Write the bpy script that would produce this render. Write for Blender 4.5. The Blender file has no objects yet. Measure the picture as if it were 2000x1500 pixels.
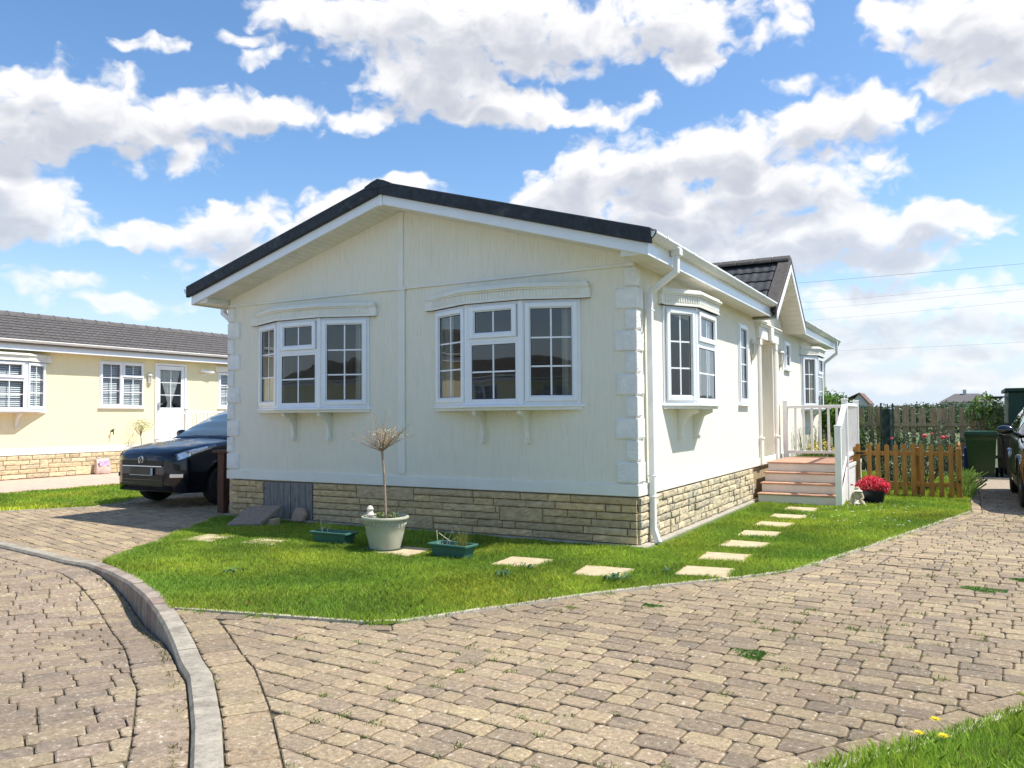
import bpy, bmesh, math, random
import numpy as np
from mathutils import Vector, Matrix
R = math.radians
S = bpy.context.scene
COL = S.collection

# ------------------------------------------------------------------ camera
cam = bpy.data.cameras.new('camera'); cam_o = bpy.data.objects.new('camera', cam); COL.objects.link(cam_o)
_y, _p, _r = R(-29.3422), R(2.3348), R(-0.4118)
_F = Vector((math.sin(_y)*math.cos(_p), math.cos(_y)*math.cos(_p), math.sin(_p)))
_Rt = Vector((math.cos(_y), -math.sin(_y), 0)); _U = _Rt.cross(_F)
_R2 = _Rt*math.cos(_r)+_U*math.sin(_r); _U2 = _U*math.cos(_r)-_Rt*math.sin(_r)
M = Matrix((_R2, _U2, -_F)).transposed().to_4x4(); M.translation = Vector((2.9714, -7.9391, 1.3737))
cam_o.matrix_world = M
cam.sensor_width = 36; cam.lens = 1562.5*36/2000; cam.clip_end = 3000; cam.clip_start = .05
S.camera = cam_o

# ------------------------------------------------------------------ light
SUN_EL, SUN_AZ = R(58.5), R(67.4)
sl = bpy.data.lights.new('sun', 'SUN'); sl.energy = 4.6; sl.angle = R(.55); sl.color = (1, .95, .86)
so = bpy.data.objects.new('sun', sl); COL.objects.link(so)
sd = Vector((math.sin(SUN_AZ)*math.cos(SUN_EL), math.cos(SUN_AZ)*math.cos(SUN_EL), math.sin(SUN_EL)))
so.rotation_euler = sd.to_track_quat('Z', 'Y').to_euler()
S.view_settings.view_transform = 'Standard'; S.view_settings.look = 'None'
S.view_settings.exposure = .62; S.view_settings.gamma = 1
S.render.engine = 'CYCLES'
S.cycles.use_denoising = True; S.cycles.denoising_input_passes = 'RGB_ALBEDO_NORMAL'; S.cycles.denoising_prefilter = 'ACCURATE'; S.cycles.max_bounces = 6; S.cycles.transparent_max_bounces = 12
S.cycles.sample_clamp_indirect = 6; S.cycles.caustics_reflective = False; S.cycles.caustics_refractive = False

def N(nt, typ, **kw):
    n = nt.nodes.new(typ)
    for k, v in kw.items():
        if k == 'i':
            for a, b in v.items(): n.inputs[a].default_value = b
        else: setattr(n, k, v)
    return n
def mth(nt, op, a, b=None, c=None, clamp=False):
    n = nt.nodes.new('ShaderNodeMath'); n.operation = op; n.use_clamp = clamp
    for k, v in enumerate((a, b, c)):
        if v is None: continue
        if isinstance(v, (int, float)): n.inputs[k].default_value = v
        else: nt.links.new(v, n.inputs[k])
    return n.outputs[0]
def sstep(nt, v, lo, hi):
    n = N(nt, 'ShaderNodeMapRange', interpolation_type='SMOOTHSTEP', i={1: lo, 2: hi, 3: 0, 4: 1})
    nt.links.new(v, n.inputs[0]); return n.outputs[0]
def mixc(nt, f, a, b, mode='MIX'):
    n = nt.nodes.new('ShaderNodeMix'); n.data_type = 'RGBA'; n.blend_type = mode
    for idx, v in ((0, f), (6, a), (7, b)):
        if isinstance(v, (int, float)): n.inputs[idx].default_value = v
        elif isinstance(v, tuple): n.inputs[idx].default_value = (*v[:3], 1)
        else: nt.links.new(v, n.inputs[idx])
    return n.outputs[2]

# cumulus clouds, by compass azimuth, elevation, half widths (radians), tilt (degrees), strength
CLOUDS = [(-1.03,0.329,0.095,0.044,9,1),(-1.068,0.305,0.071,0.038,10,1),(-0.947,0.32,0.075,0.033,-3,1),(-0.865,0.349,0.086,0.026,6,1),(-0.8,0.353,0.051,0.023,-5,1),(-0.923,0.29,0.03,0.021,6,0.9),(-1.064,0.227,0.057,0.045,-13,1),(-1.081,0.256,0.042,0.026,8,1),(-1.035,0.209,0.034,0.02,-4,1),(-0.733,0.242,0.117,0.03,15,1),(-0.852,0.223,0.075,0.025,12,1),(-0.941,0.205,0.059,0.016,5,1),(-0.664,0.274,0.057,0.019,7,1),(-0.811,0.193,0.088,0.021,3,0.9),(-0.751,0.183,0.134,0.03,2,0.8),(-1.041,0.146,0.035,0.015,4,0.95),(-0.966,0.13,0.049,0.015,-2,0.95),(-0.913,0.127,0.025,0.008,3,0.8),(-0.574,0.456,0.175,0.056,1,1),(-0.74,0.466,0.081,0.028,5,1),(-0.607,0.401,0.09,0.039,2,1),(-0.47,0.445,0.156,0.043,4,1),(-0.542,0.376,0.117,0.022,-5,1),(-0.458,0.362,0.071,0.014,-1,0.95),(-0.361,0.362,0.029,0.011,17,0.9),(-0.297,0.451,0.1,0.034,-5,1),(-0.279,0.418,0.037,0.022,15,1),(-0.17,0.442,0.02,0.021,-8,0.9),(-0.696,0.352,0.031,0.01,3,0.9),(-0.652,0.368,0.038,0.017,2,0.9),(-0.426,0.284,0.084,0.039,23,1),(-0.337,0.295,0.075,0.038,-3,1),(-0.244,0.309,0.085,0.036,5,1),(-0.144,0.332,0.085,0.032,8,1),(-0.083,0.332,0.046,0.028,-8,1),(-0.332,0.238,0.188,0.045,2,1),(-0.198,0.258,0.129,0.041,5,1),(-0.045,0.206,0.083,0.029,-6,1),(-0.108,0.207,0.066,0.031,-5,1),(-0.009,0.21,0.045,0.021,-7,1),(-0.077,0.175,0.064,0.023,-5,1),(-0.176,0.198,0.098,0.029,-4,1),(-0.301,0.194,0.154,0.037,-3,0.9),(0.026,0.398,0.094,0.046,-12,1),(0.02,0.35,0.057,0.021,-11,1),(-0.049,0.429,0.048,0.016,-1,1),(0.062,0.354,0.042,0.029,-12,1),(-0.062,0.12,0.125,0.029,-4,0.75),(0.023,0.125,0.076,0.022,-5,0.8),(-0.116,0.1,0.093,0.018,-3,0.7),(-0.038,0.067,0.137,0.018,-2,0.7),(0.012,0.093,0.096,0.017,-4,0.7),(-0.064,0.039,0.156,0.014,-2,0.6),(-0.938,0.409,0.03,0.008,1,0.8),(-0.91,0.41,0.017,0.006,8,0.8),(-0.836,0.427,0.018,0.006,7,0.7),(-0.812,0.414,0.027,0.007,21,0.7),(-0.152,0.374,0.032,0.007,-8,0.8),(-0.021,0.314,0.014,0.009,-9,0.8)]
def cloud_group(det=8, warp=3, keep=0, amp_=3.3):
    g = bpy.data.node_groups.new('cloud_density', 'ShaderNodeTree')
    g.interface.new_socket('P', in_out='INPUT', socket_type='NodeSocketVector')
    g.interface.new_socket('D', in_out='OUTPUT', socket_type='NodeSocketFloat')
    gi = g.nodes.new('NodeGroupInput'); go = g.nodes.new('NodeGroupOutput')
    P = gi.outputs[0]
    nz = N(g, 'ShaderNodeTexNoise', i={'Scale': 22, 'Detail': warp}); g.links.new(P, nz.inputs['Vector'])
    sub = N(g, 'ShaderNodeVectorMath', operation='SUBTRACT'); g.links.new(nz.outputs['Color'], sub.inputs[0]); sub.inputs[1].default_value = (.5, .5, .5)
    sc = N(g, 'ShaderNodeVectorMath', operation='SCALE'); g.links.new(sub.outputs[0], sc.inputs[0]); sc.inputs['Scale'].default_value = .034
    ad = N(g, 'ShaderNodeVectorMath', operation='ADD'); g.links.new(P, ad.inputs[0]); g.links.new(sc.outputs[0], ad.inputs[1])
    flat = N(g, 'ShaderNodeVectorMath', operation='MULTIPLY_ADD'); g.links.new(ad.outputs[0], flat.inputs[0]); flat.inputs[1].default_value = (1, 1, 0); flat.inputs[2].default_value = (0, 0, 1)
    cur = None; PV = flat.outputs[0]; nb_ = 0
    for az, el, a, b, rot, amp in CLOUDS:
        if a*b < .0007: amp *= .38
        if a*b < keep: continue          # wisps are too thin to shade themselves
        if nb_ % 5 == 4:
            # chained so that the shader compiler evaluates the clouds a few at a time
            ch = N(g, 'ShaderNodeVectorMath', operation='MULTIPLY_ADD'); g.links.new(cur, ch.inputs[0]); ch.inputs[1].default_value = (1e-6, 1e-6, 0); g.links.new(PV, ch.inputs[2]); PV = ch.outputs[0]
        nb_ += 1
        c_, s_ = math.cos(R(rot)), math.sin(R(rot)); a *= 1.10; b *= 1.04; uv = []
        for vx, vy in ((c_/a, s_/a), (-s_/b, c_/b)):
            d = N(g, 'ShaderNodeVectorMath', operation='DOT_PRODUCT'); g.links.new(PV, d.inputs[0]); d.inputs[1].default_value = (vx, vy, -(vx*az+vy*el)); uv.append(d.outputs['Value'])
        v = mth(g, 'MULTIPLY_ADD', mth(g, 'MULTIPLY_ADD', uv[0], uv[0], mth(g, 'MULTIPLY', uv[1], uv[1])), -amp, amp)
        cur = v if cur is None else mth(g, 'SMOOTH_MAX' if nb_ % 2 else 'MAXIMUM', cur, v, .18)
    cur = mth(g, 'MAXIMUM', cur, -1.1)
    # generic cloud cover for the rest of the sky (seen only in reflections)
    sep = N(g, 'ShaderNodeSeparateXYZ'); g.links.new(P, sep.inputs[0])
    far = sstep(g, mth(g, 'ABSOLUTE', mth(g, 'ADD', sep.outputs[0], .5)), .75, 1.0)
    nb = N(g, 'ShaderNodeTexNoise', i={'Scale': 3.2, 'Detail': 3}); g.links.new(P, nb.inputs['Vector'])
    gen = mth(g, 'MULTIPLY_ADD', nb.outputs['Fac'], 5, -3.2)
    cur = mth(g, 'ADD', mth(g, 'MULTIPLY', cur, mth(g, 'SUBTRACT', 1, far)), mth(g, 'MULTIPLY', gen, far))
    mp2 = N(g, 'ShaderNodeMapping'); mp2.inputs['Scale'].default_value = (1, 1.45, 1); g.links.new(ad.outputs[0], mp2.inputs[0])
    f1 = N(g, 'ShaderNodeTexNoise', i={'Scale': 20, 'Detail': det, 'Roughness': .57}); g.links.new(mp2.outputs[0], f1.inputs['Vector'])
    out = mth(g, 'ADD', cur, mth(g, 'MULTIPLY_ADD', f1.outputs['Fac'], amp_*.8, -.51*amp_*.8))
    if det > 4:      # rounded cauliflower heads
        vo = N(g, 'ShaderNodeTexVoronoi', voronoi_dimensions='2D', feature='SMOOTH_F1', i={'Scale': 26, 'Detail': 2, 'Roughness': .5, 'Smoothness': .5}); g.links.new(mp2.outputs[0], vo.inputs['Vector'])
        out = mth(g, 'ADD', out, mth(g, 'MULTIPLY_ADD', vo.outputs['Distance'], -.95, .72))
    g.links.new(out, go.inputs[0])
    return g
W = bpy.data.worlds.new('World'); S.world = W; W.use_nodes = True
W.cycles.sampling_method = 'MANUAL'; W.cycles.sample_map_resolution = 256
nt = W.node_tree; nt.nodes.clear()
tc = N(nt, 'ShaderNodeTexCoord'); sp = N(nt, 'ShaderNodeSeparateXYZ'); nt.links.new(tc.outputs['Generated'], sp.inputs[0])
az = mth(nt, 'ARCTAN2', sp.outputs[0], sp.outputs[1]); el = mth(nt, 'ARCSINE', sp.outputs[2])
cb = N(nt, 'ShaderNodeCombineXYZ'); nt.links.new(az, cb.inputs[0]); nt.links.new(el, cb.inputs[1])
g = cloud_group()
G1 = N(nt, 'ShaderNodeGroup', node_tree=g); nt.links.new(cb.outputs[0], G1.inputs[0])
of = N(nt, 'ShaderNodeVectorMath', operation='ADD'); nt.links.new(cb.outputs[0], of.inputs[0]); of.inputs[1].default_value = (.010, .026, 0)
G2 = N(nt, 'ShaderNodeGroup', node_tree=cloud_group(3, 0, .0009, 2.1)); nt.links.new(of.outputs[0], G2.inputs[0])
alpha = sstep(nt, G1.outputs[0], -.28, .62)
thick = mth(nt, 'MULTIPLY', mth(nt, 'MULTIPLY_ADD', sstep(nt, G2.outputs[0], .1, 1.05), .85, mth(nt, 'MULTIPLY', sstep(nt, G1.outputs[0], .6, 1.6), .15)), 1.0)
sky = N(nt, 'ShaderNodeTexSky', sky_type='NISHITA', sun_disc=False, sun_elevation=SUN_EL, sun_rotation=SUN_AZ, air_density=1.0, dust_density=.6, ozone_density=2.2)
hs = N(nt, 'ShaderNodeHueSaturation', i={'Saturation': 1.16, 'Value': 1.6}); nt.links.new(sky.outputs[0], hs.inputs['Color'])
ccol = mixc(nt, thick, (8.6, 8.5, 8.5), (4.75, 5.0, 5.65))
hz = mth(nt, 'SUBTRACT', 1, sstep(nt, el, -.02, .3))
ccol = mixc(nt, mth(nt, 'MULTIPLY', hz, .25), ccol, (6.2, 6.9, 7.8))
clear = mixc(nt, mth(nt, 'POWER', hz, 1.9), hs.outputs[0], (5.9, 6.8, 7.9))
fin = mixc(nt, mth(nt, 'MULTIPLY', alpha, mth(nt, 'MULTIPLY_ADD', hz, -.25, .97)), clear, ccol)
bg = N(nt, 'ShaderNodeBackground', i={'Strength': .082}); nt.links.new(fin, bg.inputs[0])
wo = N(nt, 'ShaderNodeOutputWorld'); nt.links.new(bg.outputs[0], wo.inputs[0])

# ------------------------------------------------------------------ helpers
def label(o, lab=None, cat=None, group=None, kind=None):
    if lab: o['label'] = lab
    if cat: o['category'] = cat
    if group: o['group'] = group
    if kind: o['kind'] = kind
    return o
WM = {}
def wm(o): return WM.get(o.name, Matrix.Identity(4)) if o else Matrix.Identity(4)
def empty(name, loc=(0, 0, 0), rz=0, parent=None, **kw):
    o = bpy.data.objects.new(name, None); o.empty_display_size = .1; COL.objects.link(o)
    Mw = Matrix.Translation(Vector(loc)) @ Matrix.Rotation(rz, 4, 'Z')
    if parent: o.parent = parent; o.matrix_local = wm(parent).inverted() @ Mw
    else: o.location = loc; o.rotation_euler = (0, 0, rz)
    WM[o.name] = Mw
    return label(o, **kw)
def link_mesh(name, me, m, parent, local=False):
    o = bpy.data.objects.new(name, me); COL.objects.link(o)
    if m:
        for x in (m if isinstance(m, list) else [m]): me.materials.append(x)
    if parent:
        o.parent = parent
        if not local: me.transform(wm(parent).inverted())
        WM[o.name] = wm(parent).copy()
    return o
class MB:
    def __init__(s): s.v = []; s.f = []; s.c = []
    def add(s, vs, fs, col=None):
        b = len(s.v); s.v += [tuple(v) for v in vs]; s.f += [tuple(b+i for i in f) for f in fs]
        s.c += [col]*len(fs)
    def box(s, x0, x1, y0, y1, z0, z1, col=None, T=None):
        vs = [Vector((x, y, z)) for x in (x0, x1) for y in (y0, y1) for z in (z0, z1)]
        if T is not None: vs = [T(v) if callable(T) else T @ v for v in vs]
        s.add(vs, [(0, 1, 3, 2), (4, 6, 7, 5), (0, 4, 5, 1), (2, 3, 7, 6), (0, 2, 6, 4), (1, 5, 7, 3)], col)
    def ext(s, poly, vec, col=None):
        vec = Vector(vec); n = len(poly); a = [Vector(p) for p in poly]
        s.add(a+[p+vec for p in a], [tuple(range(n)), tuple(range(2*n-1, n-1, -1))]+[(i, (i+1) % n, (i+1) % n+n, i+n) for i in range(n)], col)
    def tube(s, pts, rad, n=6, col=None):
        pts = [Vector(p) for p in pts]; rs = rad if isinstance(rad, (list, tuple)) else [rad]*len(pts)
        ring = []; up = Vector((.13, .31, .94))
        for i, p in enumerate(pts):
            d = (pts[min(i+1, len(pts)-1)]-pts[max(i-1, 0)]).normalized()
            a = d.cross(up); a = a.normalized() if a.length > 1e-3 else Vector((1, 0, 0)); b = d.cross(a)
            ring.append([p+(a*math.cos(2*math.pi*k/n)+b*math.sin(2*math.pi*k/n))*rs[i] for k in range(n)])
        vs = [v for r_ in ring for v in r_]; fs = []
        for i in range(len(pts)-1):
            for k in range(n): fs.append((i*n+k, i*n+(k+1) % n, (i+1)*n+(k+1) % n, (i+1)*n+k))
        fs += [tuple(range(n))[::-1], tuple((len(pts)-1)*n+k for k in range(n))]
        s.add(vs, fs, col)
    def lathe(s, prof, c=(0, 0, 0), n=28, col=None, cap=False):
        c = Vector(c); vs = [c+Vector((r*math.cos(2*math.pi*k/n), r*math.sin(2*math.pi*k/n), z)) for r, z in prof for k in range(n)]
        fs = [(i*n+k, i*n+(k+1) % n, (i+1)*n+(k+1) % n, (i+1)*n+k) for i in range(len(prof)-1) for k in range(n)]
        if cap: fs += [tuple(range(n))[::-1], tuple((len(prof)-1)*n+k for k in range(n))]
        s.add(vs, fs, col)
    def build(s, name, m, parent=None, bevel=0, smooth=False, norm=True, seg=1, ang=35):
        me = bpy.data.meshes.new(name); me.from_pydata(s.v, [], s.f); me.update()
        if norm:
            bm = bmesh.new(); bm.from_mesh(me); bmesh.ops.recalc_face_normals(bm, faces=bm.faces); bm.to_mesh(me); bm.free()
        if any(c is not None for c in s.c):
            at = me.color_attributes.new('Col', 'FLOAT_COLOR', 'CORNER'); arr = np.ones((len(me.loops), 4), 'f'); k = 0
            for p, c in zip(me.polygons, s.c):
                n_ = p.loop_total
                if c is not None: arr[p.loop_start:p.loop_start+n_, :3] = c
            at.data.foreach_set('color', arr.ravel())
        o = link_mesh(name, me, m, parent)
        if smooth: me.shade_smooth()
        if smooth and not bevel:
            try: me.set_sharp_from_angle(angle=R(ang))
            except Exception: pass
        if bevel:
            b = o.modifiers.new('bevel', 'BEVEL'); b.width = bevel; b.segments = seg; b.limit_method = 'ANGLE'; b.angle_limit = R(35)
        return o
def np_mesh(name, V, n, m, parent=None, cols=None):
    """V: (k*n,3) verts; every n consecutive verts are a face; cols (k,3)"""
    k = len(V)//n; me = bpy.data.meshes.new(name)
    me.vertices.add(len(V)); me.vertices.foreach_set('co', np.asarray(V, 'f').ravel())
    me.loops.add(len(V)); me.loops.foreach_set('vertex_index', np.arange(len(V), dtype='i'))
    me.polygons.add(k); me.polygons.foreach_set('loop_start', np.arange(0, len(V), n, dtype='i'))
    try: me.polygons.foreach_set('loop_total', np.full(k, n, dtype='i'))
    except Exception: pass
    me.update(calc_edges=True)
    if cols is not None:
        at = me.color_attributes.new('Col', 'FLOAT_COLOR', 'CORNER')
        c = np.ones((k, 4), 'f'); c[:, :3] = cols; at.data.foreach_set('color', np.repeat(c, n, axis=0).ravel())
    return link_mesh(name, me, m, parent)
def copy_tree(o, parent=None):
    c = o.copy(); COL.objects.link(c)
    if parent: c.parent = parent
    for ch in list(o.children): copy_tree(ch, c)
    return c

# ------------------------------------------------------------------ materials
def mat(name, col, rough=.6, var=.12, vscale=8, bump=0, bscale=40, bdetail=4, stretch=(1, 1, 1), metal=0, spec=.4, attr=None, coat=0, trans=0,
        spots=None, streak=None, objc=False, dirt=None, bdist=.01):
    m = bpy.data.materials.new(name); m.use_nodes = True; t = m.node_tree; b = t.nodes['Principled BSDF']
    ge = N(t, 'ShaderNodeNewGeometry'); src = ge.outputs['Position']
    if objc: src = N(t, 'ShaderNodeTexCoord').outputs['Object']
    base = None
    if attr:
        a = N(t, 'ShaderNodeAttribute', attribute_name='Col'); base = a.outputs['Color']
        if col: base = mixc(t, 1, base, tuple(col), 'MULTIPLY')
    else:
        rgb = N(t, 'ShaderNodeRGB'); rgb.outputs[0].default_value = (*col, 1); base = rgb.outputs[0]
    if var:
        mp = N(t, 'ShaderNodeMapping'); mp.inputs['Scale'].default_value = stretch; t.links.new(src, mp.inputs[0])
        nz = N(t, 'ShaderNodeTexNoise', i={'Scale': vscale, 'Detail': 5, 'Roughness': .6}); t.links.new(mp.outputs[0], nz.inputs['Vector'])
        f = N(t, 'ShaderNodeMapRange', i={1: .3, 2: .7, 3: 1-var, 4: 1+var}); t.links.new(nz.outputs['Fac'], f.inputs[0])
        cc = N(t, 'ShaderNodeCombineColor')
        for k in range(3): t.links.new(f.outputs[0], cc.inputs[k])
        base = mixc(t, 1, base, cc.outputs[0], 'MULTIPLY')
    if spots:
        for (sc_, lo, hi, c_, st) in spots:
            nz = N(t, 'ShaderNodeTexNoise', i={'Scale': sc_, 'Detail': 4, 'Roughness': .65}); t.links.new(src, nz.inputs['Vector'])
            base = mixc(t, mth(t, 'MULTIPLY', sstep(t, nz.outputs['Fac'], lo, hi), st), base, c_)
    t.links.new(base, b.inputs['Base Color'])
    b.inputs['Roughness'].default_value = rough; b.inputs['Metallic'].default_value = metal
    b.inputs['Specular IOR Level'].default_value = spec; b.inputs['Coat Weight'].default_value = coat; b.inputs['Coat Roughness'].default_value = .03
    if bump:
        mp = N(t, 'ShaderNodeMapping'); mp.inputs['Scale'].default_value = stretch; t.links.new(src, mp.inputs[0])
        nz = N(t, 'ShaderNodeTexNoise', i={'Scale': bscale, 'Detail': bdetail, 'Roughness': .65}); t.links.new(mp.outputs[0], nz.inputs['Vector'])
        bp = N(t, 'ShaderNodeBump', i={'Strength': bump, 'Distance': bdist}); t.links.new(nz.outputs['Fac'], bp.inputs['Height']); t.links.new(bp.outputs[0], b.inputs['Normal'])
    if trans:
        tr = N(t, 'ShaderNodeBsdfTranslucent'); t.links.new(base, tr.inputs[0]); mx = N(t, 'ShaderNodeMixShader'); mx.inputs[0].default_value = trans
        out = t.nodes['Material Output']; t.links.new(b.outputs[0], mx.inputs[1]); t.links.new(tr.outputs[0], mx.inputs[2]); t.links.new(mx.outputs[0], out.inputs[0])
    return m
def glass_mat(name, tint=(.75, .8, .82), ior=1.75):
    m = bpy.data.materials.new(name); m.use_nodes = True; t = m.node_tree; t.nodes.clear()
    tr = N(t, 'ShaderNodeBsdfTransparent'); tr.inputs[0].default_value = (*tint, 1)
    gl = N(t, 'ShaderNodeBsdfGlossy', i={'Roughness': .012}); gl.inputs[0].default_value = (.95, .97, 1, 1)
    ge = N(t, 'ShaderNodeNewGeometry'); nz = N(t, 'ShaderNodeTexNoise', i={'Scale': 2.2, 'Detail': 1}); t.links.new(ge.outputs['Position'], nz.inputs['Vector'])
    bp = N(t, 'ShaderNodeBump', i={'Strength': .05, 'Distance': .03}); t.links.new(nz.outputs['Fac'], bp.inputs['Height']); t.links.new(bp.outputs[0], gl.inputs['Normal'])
    lw = N(t, 'ShaderNodeLayerWeight', i={'Blend': .5}); r0 = ((ior-1)/(ior+1))**2*1.15
    fr = mth(t, 'MULTIPLY_ADD', mth(t, 'POWER', lw.outputs['Facing'], 4.2), 1-r0, r0); mx = N(t, 'ShaderNodeMixShader'); o = N(t, 'ShaderNodeOutputMaterial')
    t.links.new(fr, mx.inputs[0]); t.links.new(tr.outputs[0], mx.inputs[1]); t.links.new(gl.outputs[0], mx.inputs[2]); t.links.new(mx.outputs[0], o.inputs[0])
    return m
def render_mat(name, col, dirtc):
    """trowelled render with fine vertical combing"""
    m = bpy.data.materials.new(name); m.use_nodes = True; t = m.node_tree; b = t.nodes['Principled BSDF']
    ge = N(t, 'ShaderNodeNewGeometry')
    def nz(scale, st, det=4, rg=.6):
        mp = N(t, 'ShaderNodeMapping'); mp.inputs['Scale'].default_value = st; t.links.new(ge.outputs['Position'], mp.inputs[0])
        n = N(t, 'ShaderNodeTexNoise', i={'Scale': scale, 'Detail': det, 'Roughness': rg}); t.links.new(mp.outputs[0], n.inputs['Vector']); return n.outputs['Fac']
    comb = nz(75, (1, 1, .03), 3); comb2 = nz(28, (1, 1, .08), 3); blot = nz(1.6, (1, 1, .8), 5)
    streaks = mth(t, 'MULTIPLY', sstep(t, nz(60, (1, 1, .05), 4, .7), .55, .72), sstep(t, nz(1.1, (1, 1, 1), 3), .42, .62))
    c = mixc(t, mth(t, 'MULTIPLY', sstep(t, blot, .35, .75), .35), tuple(col), tuple(x*.93 for x in col))
    c = mixc(t, mth(t, 'MULTIPLY', sstep(t, comb, .50, .68), .17), c, dirtc)
    c = mixc(t, mth(t, 'MULTIPLY', streaks, .6), c, dirtc)
    t.links.new(c, b.inputs['Base Color']); b.inputs['Roughness'].default_value = .75; b.inputs['Specular IOR Level'].default_value = .25
    h = mth(t, 'ADD', mth(t, 'MULTIPLY', comb, .6), mth(t, 'MULTIPLY', comb2, .5))
    bp = N(t, 'ShaderNodeBump', i={'Strength': .8, 'Distance': .02}); t.links.new(h, bp.inputs['Height']); t.links.new(bp.outputs[0], b.inputs['Normal'])
    return m
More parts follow.
